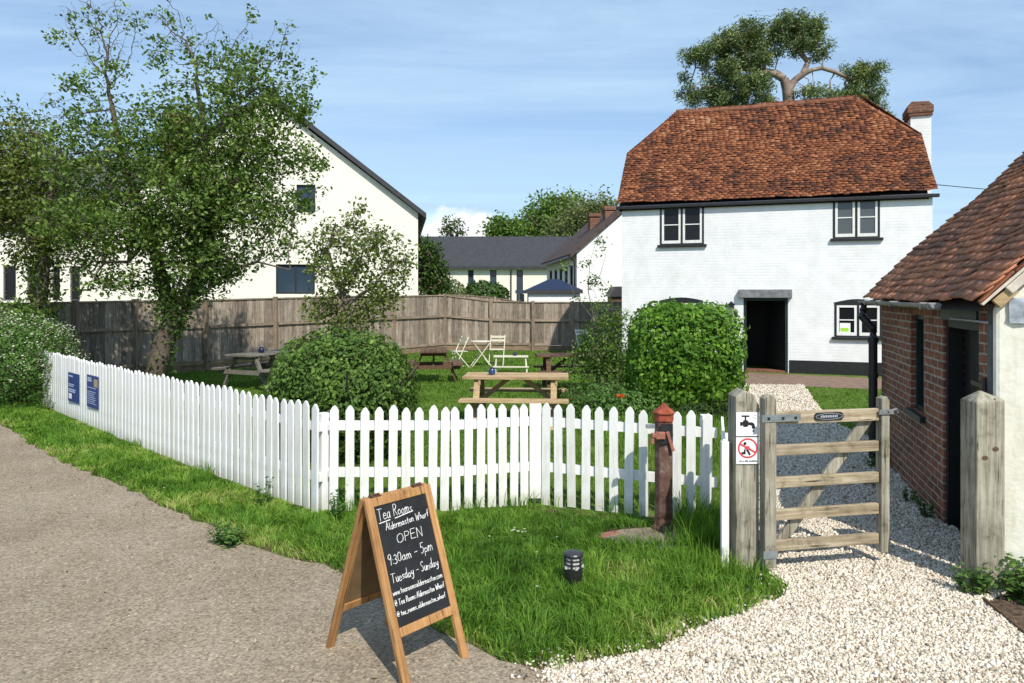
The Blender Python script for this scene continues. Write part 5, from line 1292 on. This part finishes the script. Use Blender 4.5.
# big apple tree
Yt = 14.6
base = (PX(150, Yt), Yt, 0)
ch = [{'pts': [base, P3(151, 395, Yt), P3(157, 372, Yt), P3(163, 345, Yt), P3(172, 322, Yt), P3(184, 303, Yt)]},
      {'from': 4, 'pts': [P3(166, 300, Yt+.1), P3(160, 270, Yt+.2), P3(150, 235, Yt+.2), P3(135, 195, Yt+.2), P3(120, 150, Yt+.1), P3(112, 105, Yt)]},
      {'from': 5, 'pts': [P3(197, 278, Yt-.1), P3(205, 245, Yt-.1), P3(208, 205, Yt-.2), P3(206, 165, Yt-.1), P3(203, 120, Yt), P3(196, 80, Yt)]},
      {'from': 5, 'pts': [P3(205, 292, Yt-.2), P3(232, 268, Yt-.3), P3(258, 262, Yt-.3), P3(290, 270, Yt-.3)]},
      {'from': 8, 'pts': [P3(128, 262, Yt-.1), P3(105, 262, Yt-.2), P3(95, 275, Yt-.3)]},
      {'from': 13, 'pts': [P3(235, 175, Yt), P3(240, 140, Yt), P3(238, 105, Yt)]}]
def ivyr(g, N, r):
    segs = [(ch[0]['pts'][0], P3(178, 312, Yt), 1300, .10), (P3(170, 325, Yt), P3(205, 262, Yt-.1), 1700, .16), (P3(205, 262, Yt), P3(208, 205, Yt-.2), 1700, .2), (P3(172, 318, Yt), P3(158, 262, Yt+.2), 1200, .14), (P3(200, 285, Yt-.2), P3(240, 265, Yt-.3), 700, .12)]
    out_ = []
    for a, b, n, sg in segs: out_.append(np.array(a)+(np.array(b)-np.array(a))*g.random((n, 1))+g.normal(size=(n, 3))*sg)
    return np.concatenate(out_)
blobs = [B3(238, 85, Yt, .9, 1.0, .75), B3(215, 130, Yt, .9, 1.1, .7), B3(285, 95, Yt, .55, .8, .45, .8), B3(262, 150, Yt, .85, 1.1, .7), B3(175, 60, Yt, .5, .6, .55, .35), B3(200, 200, Yt, 1.0, 1.4, .8, 1.2), B3(265, 210, Yt, .9, 1.2, .65),
         B3(300, 165, Yt, .45, .8, .45, .7), B3(310, 195, Yt, .32, .6, .35, .6), B3(140, 170, Yt, .9, 1.2, .7), B3(100, 130, Yt, .75, .9, .6, .8), B3(75, 165, Yt, .7, 1.0, .6), B3(125, 225, Yt, 1.1, 1.4, .7, 1.2), B3(80, 220, Yt, .8, 1.1, .6), B3(205, 260, Yt, .9, 1.1, .5, 1.1),
         B3(130, 280, Yt, .6, .9, .35), B3(250, 250, Yt, .7, .9, .4, .7), B3(285, 240, Yt, .4, .6, .35, .6), B3(185, 165, Yt, .8, 1.1, .7), B3(100, 85, Yt, .5, .7, .45, .45), B3(300, 75, Yt, .35, .5, .3, .8), B3(310, 150, Yt, .3, .4, .2, .8), B3(160, 130, Yt, .6, .9, .5, .6), B3(235, 180, Yt, .8, 1.1, .7, 1.1), B3(160, 235, Yt, .8, 1.2, .6, 1.1)]
blobs += [B3(53, 36, Yt, .14, .2, .07, 12), B3(166, 18, Yt, .11, .2, .09, 9), B3(156, 60, Yt, .12, .2, .10, 12), B3(250, 14, Yt, .12, .2, .06, 12), B3(73, 15, Yt, .1, .1, .07, 9), B3(120, 70, Yt, .16, .2, .12, 8), B3(150, 112, Yt, .45, .6, .4, .9), B3(178, 125, Yt, .5, .6, .45, 1.1), B3(175, 150, Yt, .5, .8, .4, 1.1), B3(130, 140, Yt, .5, .7, .4, 1.0), B3(60, 135, Yt, .5, .6, .4, .8), B3(275, 115, Yt, .6, .8, .4, 1.1), B3(225, 60, Yt, .4, .5, .4, .8), B3(110, 285, Yt, .5, .7, .25, .9), B3(92, 262, Yt, .5, .7, .3, .9), B3(205, 292, Yt, .45, .6, .2, .7), B3(180, 90, Yt, .4, .5, .5, .6), B3(255, 60, Yt, .35, .4, .3, .9), B3(285, 62, Yt, .3, .4, .25, .9), B3(305, 108, Yt, .2, .3, .2, 5), B3(72, 82, Yt, .2, .3, .15, 6), B3(318, 165, Yt, .2, .3, .1, 8)]
bare = [B3(105, 30, Yt, .8, .6, .85), B3(75, 20, Yt, .35, .4, .5), B3(135, 25, Yt, .3, .4, .4), B3(170, 20, Yt, .4, .4, .5), B3(190, 45, Yt, .5, .5, .5), B3(285, 40, Yt, .45, .4, .45), B3(240, 40, Yt, .3, .4, .4), B3(215, 30, Yt, .2, .3, .4), B3(60, 110, Yt, .5, .5, .4)]
tree('fruit_tree', 'big gnarled old tree with ivy covered trunk and sparse twiggy top', base, ch, blobs, 4000, .11, .13, M['leafapple'], M['bark'], leaf=.095, ncl=10, cr=.08, rt=.0028, tr=.20, expo=2.05, seed=4, bare=bare, nb=900, iters=110, extra=ivyr, wig=.22)
# leafy tufts on the bare shoots
# left edge tree
Yl = 15.5; base = (PX(38, Yl), Yl, 0)
ch = [{'pts': [base, P3(40, 330, Yl), P3(42, 290, Yl), P3(44, 255, Yl), P3(42, 220, Yl)]}, {'from': 3, 'pts': [P3(15, 215, Yl), P3(-10, 175, Yl)]}, {'from': 4, 'pts': [P3(55, 180, Yl), P3(60, 150, Yl)]}]
iv2 = lambda g, N, r: np.array(base)+(np.array(P3(43, 235, Yl))-np.array(base))*g.random((3000, 1))+g.normal(size=(3000, 3))*np.array([.2, .2, .15])
blobs = [B3(10, 150, Yl, 1.0, 1.2, .75), B3(-30, 160, Yl, 1.1, 1.2, .9), B3(35, 190, Yl, 1.0, 1.3, .8), B3(5, 215, Yl, 1.1, 1.3, .7), B3(60, 235, Yl, .7, 1.0, .5), B3(-60, 200, Yl, 1.2, 1.3, 1.0), B3(25, 120, Yl, .5, .8, .4, .5), B3(-40, 110, Yl, .9, 1., .5, .7), B3(90, 200, Yl, .6, .8, .5, .6), B3(20, 255, Yl, .7, .8, .35, .7), B3(85, 262, Yl, .5, .7, .3, .7)]
tree('fruit_tree', 'olive green bushy tree at the left edge over the hedge', base, ch, blobs, 1900, .14, .17, M['leafleft'], M['barkgrey'], leaf=.10, ncl=11, cr=.10, rt=.0045, tr=.12, expo=2.1, seed=9, iters=60, extra=iv2, bare=[B3(30, 150, Yl, 1, 1, .9)], nb=150)
# small tree behind the round bush
Ys = 11.3; base = (PX(352, Ys), Ys, 0)
ch = [{'pts': [base, P3(352, 370, Ys), P3(350, 330, Ys), P3(346, 305, Ys), P3(343, 285, Ys)]}, {'from': 3, 'pts': [P3(335, 275, Ys), P3(328, 250, Ys), P3(335, 225, Ys)]}, {'from': 4, 'pts': [P3(360, 262, Ys), P3(366, 240, Ys)]}, {'from': 3, 'pts': [P3(375, 285, Ys), P3(392, 262, Ys)]}]
blobs = [B3(355, 218, Ys, .18, .3, .28, 1.3), B3(335, 240, Ys, .35, .5, .28), B3(375, 245, Ys, .42, .5, .28), B3(398, 262, Ys, .28, .4, .28), B3(320, 262, Ys, .3, .4, .22), B3(345, 275, Ys, .45, .6, .3), B3(385, 290, Ys, .4, .5, .3, .8), B3(325, 308, Ys, .35, .5, .28, .9), B3(368, 310, Ys, .4, .5, .25, .9), B3(300, 245, Ys, .22, .3, .14, .7), B3(345, 320, Ys, .4, .4, .25, .8)]
tree('fruit_tree', 'small open leafed fruit tree rising behind the round bush', base, ch, blobs, 520, .09, .12, M['leafleft'], M['barkgrey'], leaf=.07, ncl=11, cr=.07, expo=2.1, rt=.0035, tr=.055, seed=12, iters=60, bare=[B3(350, 250, Ys, .5, .4, .5)], nb=60)
# pine behind the cottage
Yp = 31.0; base = (PX(790, Yp), Yp, 0)
ch = [{'pts': [base]+[P3(x, y, Yp) for x, y in ((790, 200), (789, 130), (789, 105), (788, 90), (784, 79))]},
      {'from': 4, 'pts': [P3(795, 80, Yp-.1), P3(803, 74, Yp-.2), P3(812, 70, Yp-.3), P3(822, 68, Yp-.3), P3(835, 72, Yp-.2), P3(848, 78, Yp)]},
      {'from': 5, 'pts': [P3(776, 74, Yp+.1), P3(766, 72, Yp), P3(752, 78, Yp-.4), P3(735, 85, Yp-.6)]},
      {'from': 7, 'pts': [P3(808, 62, Yp), P3(798, 50, Yp), P3(795, 40, Yp), P3(800, 28, Yp)]},
      {'from': 12, 'pts': [P3(735, 66, Yp+.3), P3(722, 55, Yp+.3), P3(708, 46, Yp+.2), P3(695, 50, Yp)]}]
blobs = [B3(745, 37, Yp, 0.88, 1.4, 0.47), B3(725, 47, Yp, 0.78, 1.2, 0.51), B3(700, 57, Yp, 0.78, 1.1, 0.43), B3(722, 71, Yp, 0.78, 1.2, 0.43, .8), B3(752, 57, Yp, 0.68, 1.1, 0.60), B3(750, 85, Yp-.6, 0.88, 1.0, 0.60, 1.1), B3(712, 91, Yp, 0.78, 1.2, 0.39, .9), B3(690, 97, Yp, 0.49, .8, 0.43, .8), B3(730, 103, Yp, 1.07, 1.2, 0.35, .9), B3(688, 77, Yp, 0.30, .5, 0.26, .5), B3(762, 100, Yp-.5, 0.49, .7, 0.35),
         B3(790, 27, Yp, 0.88, 1.3, 0.43), B3(812, 33, Yp, 0.73, 1.2, 0.47), B3(800, 47, Yp, 0.78, 1.1, 0.35, .9), B3(822, 50, Yp, 0.49, .9, 0.30, .8), B3(776, 40, Yp, 0.49, .9, 0.60, .8), B3(768, 65, Yp, 0.39, .6, 0.30, .6), B3(815, 90, Yp-.3, 0.54, .7, 0.35, .7), B3(830, 97, Yp, 0.49, .7, 0.30, .7), B3(803, 97, Yp-.3, 0.30, .5, 0.26, .6),
         B3(865, 77, Yp, 0.73, 1.0, 0.56, 1.1), B3(850, 93, Yp, 0.58, .8, 0.43, .9), B3(872, 100, Yp, 0.58, .8, 0.47, .9), B3(845, 71, Yp, 0.30, .4, 0.26, .7), B3(885, 115, Yp, 0.19, .4, 0.21, .7)]
tree('pine_tree', 'tall flat topped pine with curved grey limbs rising behind the cottage roof', base, ch, blobs, 720, .2, .24, M['leafpine'], M['barkpine'], leaf=.17, ncl=64, cr=.125, rt=.016, tr=.24, seed=15, iters=60, aspect=.26, expo=2.3)
# trees beyond the terrace
def fartree(name, label, px, Y, blobs_, mm, natt, seed, leaf=.5, ncl=12, cr=.4, tr=.3, cat='tree', group='trees beyond the terrace', **k):
    base = (PX(px, Y), Y, 0); top = max(b[2] for b in blobs_)
    ch = [{'pts': [base, (base[0], Y, top*.3), (base[0]+.1, Y, top*.55)]}]
    return tree(name, label, base, ch, blobs_, natt, top*.05, top*.05, mm, M['bark'], leaf=leaf, ncl=ncl, cr=cr, rt=.03, tr=tr, seed=seed, iters=40, cat=cat, group=group, **k)
Yf = 75
fartree('broadleaf_tree', 'bright green round tree above the terrace roof, leftmost of the clump', 505, Yf, [B3(506, 228, Yf, 1.9, 2, 1.2), B3(500, 235, Yf, 1.6, 2, 1), B3(514, 232, Yf, 1.4, 2, 1)], M['leaffar'], 260, 21, .38)
fartree('broadleaf_tree', 'tallest dark green tree at the top of the far clump', 556, Yf+4, [B3(558, 203, Yf+4, 2.4, 3, 1.3), B3(545, 215, Yf+4, 2.6, 3, 1.8), B3(568, 212, Yf+4, 2.4, 3, 1.8), B3(535, 228, Yf+4, 2.4, 3, 1.6), B3(560, 228, Yf+4, 4, 3, 1.8)], M['leaffar'], 520, 22, .42)
fartree('broadleaf_tree', 'pale olive tree at the right of the far clump beside the brick chimneys', 590, Yf-5, [B3(575, 222, Yf-5, 2.2, 3, 1.8), B3(590, 212, Yf-5, 2.3, 3, 1.6), B3(606, 210, Yf-5, 1.8, 3, 1.3), B3(560, 232, Yf-5, 2, 2, 1.2), B3(600, 226, Yf-5, 2.2, 3, 1.6)], M['leaffar2'], 420, 23, .36, cr=.45)
fartree('broadleaf_tree', 'thin sparse tree silhouetted against the white cloud', 453, Yf+10, [B3(444, 232, Yf+10, .7, 1, .5), B3(453, 224, Yf+10, 1.3, 1.4, 1.0, .6), B3(462, 233, Yf+10, .9, 1, .5), B3(452, 234, Yf+10, 1.0, 1, .5)], M['leafdark'], 60, 24, .34, ncl=10, cr=.28, tr=.16)
fartree('broadleaf_tree', 'dark green leafy tree against the corner of the cream gable house', 430, 36, [B3(428, 258, 36, .7, 1, .7), B3(432, 272, 36, .8, 1, .8), B3(424, 246, 36, .45, .8, .4), B3(436, 286, 36, .8, 1, .6), B3(424, 285, 36, .7, 1, .6)], M['leafdark'], 420, 25, .17, ncl=14, cr=.16, tr=.12, group=None)
bush('bush', 'low dark green shrub in front of the cream terrace windows', (PX(484, 45), 45, 1.6), (1.6, 1.2, 1.15), 3500, .20, M['leafdark'], M['bark'], seed=31)
bush('bush', 'small yellowish green shrub between the dark tree and the low shrub', (PX(452, 42), 42, 1.5), (.9, .8, 1.3), 1800, .16, M['leaffar2'], M['bark'], seed=32, shell=.7)

# ------------------------------------------------------------------ bushes
bush('bush', 'large round evergreen bush behind the front picket fence', (PX(344, 9.1), 9.1, .75), (.90, .88, .80), 24000, .058, M['leafbush'], M['bark'], p=2.3, seed=33, shell=.42, rough=.11, nz=2.2)
bush('hedge', 'square clipped bright green hedge bush beside the cottage path', (PX(685.5, 12.0), 12.1, .90), (.89, .85, .92), 17000, .082, M['leafhedge'], M['bark'], p=4.2, seed=34, shell=.34, rough=.11, nz=2.6, cat='hedge')
bush('bush', 'leafy green hedge at the left edge behind the picket fence end', (PX(-28, 15.2), 15.1, .93), (1.85, .8, .93), 17000, .075, M['leafbush'], M['bark'], p=3, seed=35, shell=.5, rough=.15, nz=3)
bw = bush('flowering_shrub', 'white blossoming bush at the far left end of the picket fence', (PX(8, 13.0), 13.2, .72), (1.05, .8, .85), 12000, .05, M['nettle'], M['bark'], p=2.5, seed=36, shell=.6, rough=.2, nz=3)
g = np.random.default_rng(44); P_, d_ = bushpts(2600, (0, 0, .72), (1.08, .83, .92), g, 2.5, .18, .2, 3); k = (P_[:, 2] > .5)
C = np.repeat(P_[k][:700], 4, 0)+g.normal(size=(min(700, k.sum())*4, 3))*.03
V, Q = leafquads(C, .035, g, np.array([[0, 0, 1.]]), .5, .8); npmesh('blossom', V, [Q], M['blossom'], bw, g.random(len(Q)))
# rambling shrub with tall thin shoots
Yr = 14.2; base = (PX(600, Yr), Yr, 0)
ch = [{'pts': [base, P3(598, 350, Yr), P3(594, 320, Yr), P3(588, 290, Yr), P3(590, 262, Yr), P3(598, 235, Yr)]}, {'from': 2, 'pts': [P3(575, 295, Yr), P3(562, 268, Yr)]}, {'from': 3, 'pts': [P3(600, 275, Yr), P3(606, 255, Yr)]}, {'from': 1, 'pts': [P3(612, 330, Yr), P3(620, 310, Yr)]}]
blobs = [B3(603, 345, Yr, .5, .6, .45, 1.3), B3(610, 320, Yr, .4, .5, .3), B3(590, 365, Yr, .5, .6, .35), B3(618, 365, Yr, .45, .6, .45), B3(600, 245, Yr, .07, .1, .18, 6), B3(587, 262, Yr, .08, .1, .14, 5), B3(594, 280, Yr, .10, .15, .16, 5), B3(605, 288, Yr, .07, .1, .16, 5), B3(563, 268, Yr, .06, .1, .12, 3), B3(578, 300, Yr, .12, .1, .14, 3), B3(598, 305, Yr, .25, .3, .15, 1)]
tree('rambling_shrub', 'loose rambling shrub with tall thin leafy shoots left of the clipped hedge', base, ch, blobs, 420, .08, .11, M['leafbush'], M['barkgrey'], leaf=.065, ncl=12, cr=.06, rt=.0035, tr=.03, seed=51, iters=50, cat='shrub', crown='foliage')
bush('border_plants', 'tall leafy border plants between the picnic tables and the clipped hedge', (PX(612, 11.5), 11.6, .18), (.95, .7, .40), 6500, .06, M['nettle'], M['bark'], p=2.5, seed=37, shell=.8, rough=.25, nz=4, cat='plants')
m = bush('bush', 'low twiggy brown green undergrowth at the foot of the clipped hedge', (PX(705, 11.2), 11.3, .12), (.55, .35, .24), 2200, .05, M['leafivy'], M['bark'], seed=38, shell=.8)
# poppy
pp = thing('poppy', 'single orange poppy among the border plants', 'flower', (PX(621, 10.6), 10.6, 0))
m = MB(); m.tube([(0, 0, 0), (.01, 0, .35), (0, 0, .50)], .005, 5); m.build('stem', M['leafivy'], pp)
g = np.random.default_rng(3); a = np.linspace(0, 2*np.pi, 8)[:-1]; C = np.stack([np.cos(a)*.035, np.sin(a)*.035, np.full(7, .54)], 1)
V, Q = leafquads(np.repeat(C, 3, 0)+g.normal(size=(21, 3))*.012, .05, g, None, 0, .9); npmesh('petals', V, [Q], M['poppy'], pp, g.random(21))

# ------------------------------------------------------------------ weeds
def weed(label, x, y, r_, h_, n, leaf, seed, mm='nettle', cat='weed'):
    g = np.random.default_rng(seed); T = thing('weed', label, cat, (x, y, 0), 0)
    ns = max(4, n//14); az = g.uniform(0, 2*np.pi, ns); rr_ = r_*np.sqrt(g.random(ns)); A = np.zeros((ns, 3)); A[:, 0] = np.cos(az)*rr_*.4; A[:, 1] = np.sin(az)*rr_*.4
    Bp = np.stack([np.cos(az)*rr_, np.sin(az)*rr_, h_*g.uniform(.4, 1, ns)], 1)
    V, Fq = frusta(A, Bp, np.full(ns, .003), np.full(ns, .0015), 4); npmesh('stem', V, [Fq], M['leafivy'], T, g.random(len(Fq)))
    k = g.integers(0, ns, n); t = g.random((n, 1))**.6; C = A[k]*(1-t)+Bp[k]*t+g.normal(size=(n, 3))*r_*.12; C[:, 2] = np.maximum(C[:, 2], .012)
    V, Q = leafquads(C, leaf, g, np.array([[0, 0, 1.]]), .6, .6); npmesh('leaves', V, [Q], M[mm], T, g.random(n))
def GP(x, y): return G(x, y)
weed('broad leafed weed tuft at the road edge below the picket fence', *GP(228, 545), .16, .16, 260, .05, 1)
weed('leafy weed at the foot of the picket fence corner post', *GP(338, 520), .10, .28, 160, .04, 2)
weed('climbing weed against the verge fence near the corner', *GP(264, 508), .09, .30, 140, .04, 3)
weed('green weeds at the foot of the right gatepost', 3.06, 4.92, .13, .20, 330, .04, 4)
weed('large clump of weeds between the right gatepost and white gable wall', 3.43, 4.84, .26, .25, 900, .05, 5)
weed('weeds along the earth bed at the right edge of the photo', 3.62, 4.66, .30, .14, 700, .042, 6)
weed('small weed at the foot of the brick wall under the window', 3.80, 7.1, .10, .16, 120, .04, 7)
weed('dark leafy weed against the brick wall left of the door', 3.68, 6.55, .10, .26, 170, .04, 8)
weed('flat weed patch growing in the gravel by the brick wall', 3.75, 7.75, .18, .06, 160, .04, 9)
weed('weed beside the downpipe foot at the outbuilding corner', 4.18, 8.5, .14, .2, 140, .05, 10)
weed('weeds at the left end of the verge picket fence', -8.0, 12.75, .3, .35, 320, .045, 11)
weed('low weeds creeping over the dark timber edging by the gravel', 3.50, 4.42, .20, .09, 380, .035, 12)
weed('weeds at the very right edge of the photo in front of the white gable wall', 3.85, 4.52, .22, .2, 380, .045, 13)
m = MB(); a = Vector((*G(984, 603), .0)); b = Vector((*G(1040, 650), .0)); m.beam((a.x, a.y, .012), (b.x, b.y, .012), .016, .05); o = m.build('timber_edging', M['brown'], None); tag(o, 'thin dark timber edging between the gravel and the earth bed', 'edging')
g = np.random.default_rng(101); cp = scatter([(3.1, 5.0), (3.42, 4.3), (3.3, 3.6), (4.6, 3.6), (4.6, 4.7)], 500, 102)
V, Q, rr = stones(cp, np.full(len(cp), .014), g, .004)
tag(npmesh('earth_clods', V, [Q], M['soil'], None, rr), 'loose dark earth crumbs on the bed at the right edge', 'earth', kind='stuff')
# telephone cable behind the cottage
m = MB(); pts = []
for i in range(15):
    u = i/14; p = Vector((10.1, 18.2, 4.72)).lerp(Vector((26, 22, 5.1)), u); p.z -= .35*math.sin(math.pi*u); pts.append(p)
m.tube(pts, .010, 4); o = m.build('cable', M['blackmetal'], None); tag(o, 'thin overhead cable running right from the cottage eaves', 'cable')

# ------------------------------------------------------------------ grass
verge = [tuple(p) for p in e_road if p[1] < 16 and p[1] > 3.0]
sheet('verge', [p for p in verge]+[G(611, 660), G(660, 652), G(706, 628), G(746, 615), G(786, 597), G(789, 588), G(768, 574), (1.62, 5.42), (1.83, 6.38), (1.2, 6.60), (.22, 6.98), (-1.74, 6.80), (-8.46, 13.4), (-12, 14.2), (-13, 15.5)], .0035, M['vergebase'])
front = verge[:]  # road edge from far left to the gravel
rest = [G(566, 668), G(611, 660), G(660, 652), G(706, 628), G(746, 615), G(786, 597), G(789, 588), G(768, 574), (1.62, 5.42), (1.83, 6.38), (1.2, 6.60), (.22, 6.98), (-1.74, 6.80), (-8.46, 13.4), (-12, 14.2), (-13, 16)]
vpoly = front+rest
g = np.random.default_rng(77)
P = scatter(vpoly, 5200, 61); P = P[visible(P)]; P = P[g.random(len(P)) < np.clip(6.0/P[:, 1], 0, 1)**1.2]
# leave the pump's worn patch thin
dp = np.hypot((P[:, 0]-1.18)/.45, (P[:, 1]-6.05)/.26); P = P[(dp > 1) | (g.random(len(P)) < .05)]
ra_ = np.array([p for p in verge]); 
def dist_to(P, L):
    d = np.full(len(P), 9.0)
    for a, b in zip(L[:-1], L[1:]):
        a, b = np.array(a), np.array(b); ab_ = b-a; t = np.clip(((P-a)@ab_)/(ab_@ab_+1e-9), 0, 1); d = np.minimum(d, np.linalg.norm(P-a-t[:, None]*ab_, axis=1))
    return d
dr_ = np.minimum(dist_to(P, verge), dist_to(P, rest[:8])); dfn = dist_to(P, rest[8:15])
pn = vnoise(P, 2.6, 8)
hgt = .024+.05*pn**1.5+.05*vnoise(P, 8.0, 12)**1.5+.035*np.clip(dr_/.35, 0, 1)
hgt = np.where((P[:, 0] > -1.6) & (P[:, 1] < 5.9), hgt+.022, hgt)
hgt = np.where(dfn < .35, hgt*np.clip(dfn/.35, .35, 1), hgt)
P_keep = g.random(len(P)) < np.clip(.35+dr_/.12, 0, 1); P, hgt, dr_ = P[P_keep], hgt[P_keep], dr_[P_keep]
mid = (P[:, 0] > -1.6) & (P[:, 1] > 5.5) & (P[:, 0] < .9); hgt[mid] *= .8
yel = np.where(dr_ < .12, .18, 0)+np.where(P[:, 0] < -1.8, .04, -.05)+(vnoise(P, 1.1, 31)-.5)*.35+(vnoise(P, 5.5, 32)-.5)*.45
grass_obj('grass', P, hgt, (.0076*np.clip(P[:, 1]/6, 1, 2.0)), .95, 3, M['grass'], 'long bright green grass on the verge and in front of the picket fence', yel=yel)
# tall tufts
tuft = [(535, 500, .28, 1.0), (523, 508, .2, .6), (560, 505, .2, .5), (700, 540, .34, 2.2), (712, 555, .32, 2.2), (706, 525, .34, 2.0), (716, 535, .34, 1.6), (694, 552, .24, 1.2), (708, 572, .22, 1.4), (640, 512, .3, .35), (625, 515, .25, .3), (690, 520, .3, 1.0), (730, 580, .2, .8), (135, 448, .16, .7), (205, 476, .2, .8), (100, 438, .14, .5), (355, 515, .2, .7), (470, 512, .16, .6), (745, 575, .2, .6), (590, 600, .17, .8), (560, 590, .15, .8), (600, 640, .15, .9)]
TP, TH = [], []
for (x, y, h_, q) in tuft:
    c = np.array(G(x, y)); n = int(170*q); TP.append(c+g.normal(size=(n, 2))*np.array([.11, .07])); TH.append(np.full(n, h_)*g.uniform(.5, 1.1, n))
TP, TH = np.concatenate(TP), np.concatenate(TH); k = inpoly(TP, vpoly); grass_obj('grass_tufts', TP[k], TH[k], .007, .45, 5, M['grass'], 'taller grass tufts growing against the picket fence', yel=-.12)  # darker colour shift paints in the gatepost's shade right of the pump
gd = np.random.default_rng(90)
for (x_, y_) in ((514, 541), (519, 539), (508, 543)):
    pass
fl = np.array(G(514, 541))+gd.normal(size=(9, 2))*np.array([.05, .04]); fl = np.concatenate([fl, scatter(vpoly, 1.2, 92)])
V, Q = leafquads(np.column_stack([np.repeat(fl, 4, 0)+gd.normal(size=(len(fl)*4, 2))*.004, np.full(len(fl)*4, .085)]), .016, gd, np.array([[0, 0, 1.]]), .8, .9)
tag(npmesh('daisies', V, [Q], M['blossom'], None, gd.random(len(Q))), 'tiny white daisies scattered in the verge grass', 'flowers', kind='stuff')
dl = scatter([(-8, 3), (.5, 3), (.2, 4.6), (-2.6, 6.4), (-8, 11.5)], 5, 93); rdl = rd[gd.integers(0, len(rd), 260)]+gd.normal(size=(260, 2))*.10; dl = np.concatenate([dl, rdl])
V, Q = leafquads(np.column_stack([dl, np.full(len(dl), .018)]), .03, gd, np.array([[0, 0, 1.]]), .85, .5)
tag(npmesh('leaf_litter', V, [Q], M['litter'], None, gd.random(len(Q))), 'dry leaf litter along the edge of the asphalt', 'leaf litter', kind='stuff')
# lawn inside the fence
lawn = [(-8.2, 13.6), (-1.72, 6.95), (.22, 7.12), (1.3, 6.75), (1.9, 6.5), (2.0, 6.2), (3.1, 10.9), (4.85, 16.4), (3.4, 20), (2.7, 25.8), (-2.4, 25.9), (-6.5, 20.4), (-10.4, 17.0)]
P = scatter(lawn, 1500, 71); P = P[visible(P)]; P = P[g.random(len(P)) < np.clip(9.0/P[:, 1], 0, 1)**1.6]
grass_obj('lawn_grass', P, .045+.03*vnoise(P, 1.5, 4), .009*np.clip(P[:, 1]/9, .8, 2.5), .7, 7, M['lawngrass'], 'short mown lawn grass inside the garden fence')
P = scatter([(1.4, 9.0), (3.0, 9.8), (3.3, 12), (1.2, 13.2), (.9, 11)], 500, 73); grass_obj('long_grass', P, .32, .010, .5, 9, M['grass'], 'long wild grass in the border by the clipped hedge')
rp = [G(806, 386), G(820, 406.5), G(840, 426), (5.0, 10.3), (5.4, 9.9), (7.5, 9.2), (11.2, 14.1), (6.55, 15.8)]
sheet('lawn', rp, .004, M['lawn'])
P = scatter(rp, 700, 74); P = P[visible(P)]; grass_obj('lawn_grass', P, .04, .016, .7, 11, M['lawngrass'], 'short lawn grass between the path and the cottage front')
# moss / grass strip along foot of timber fence
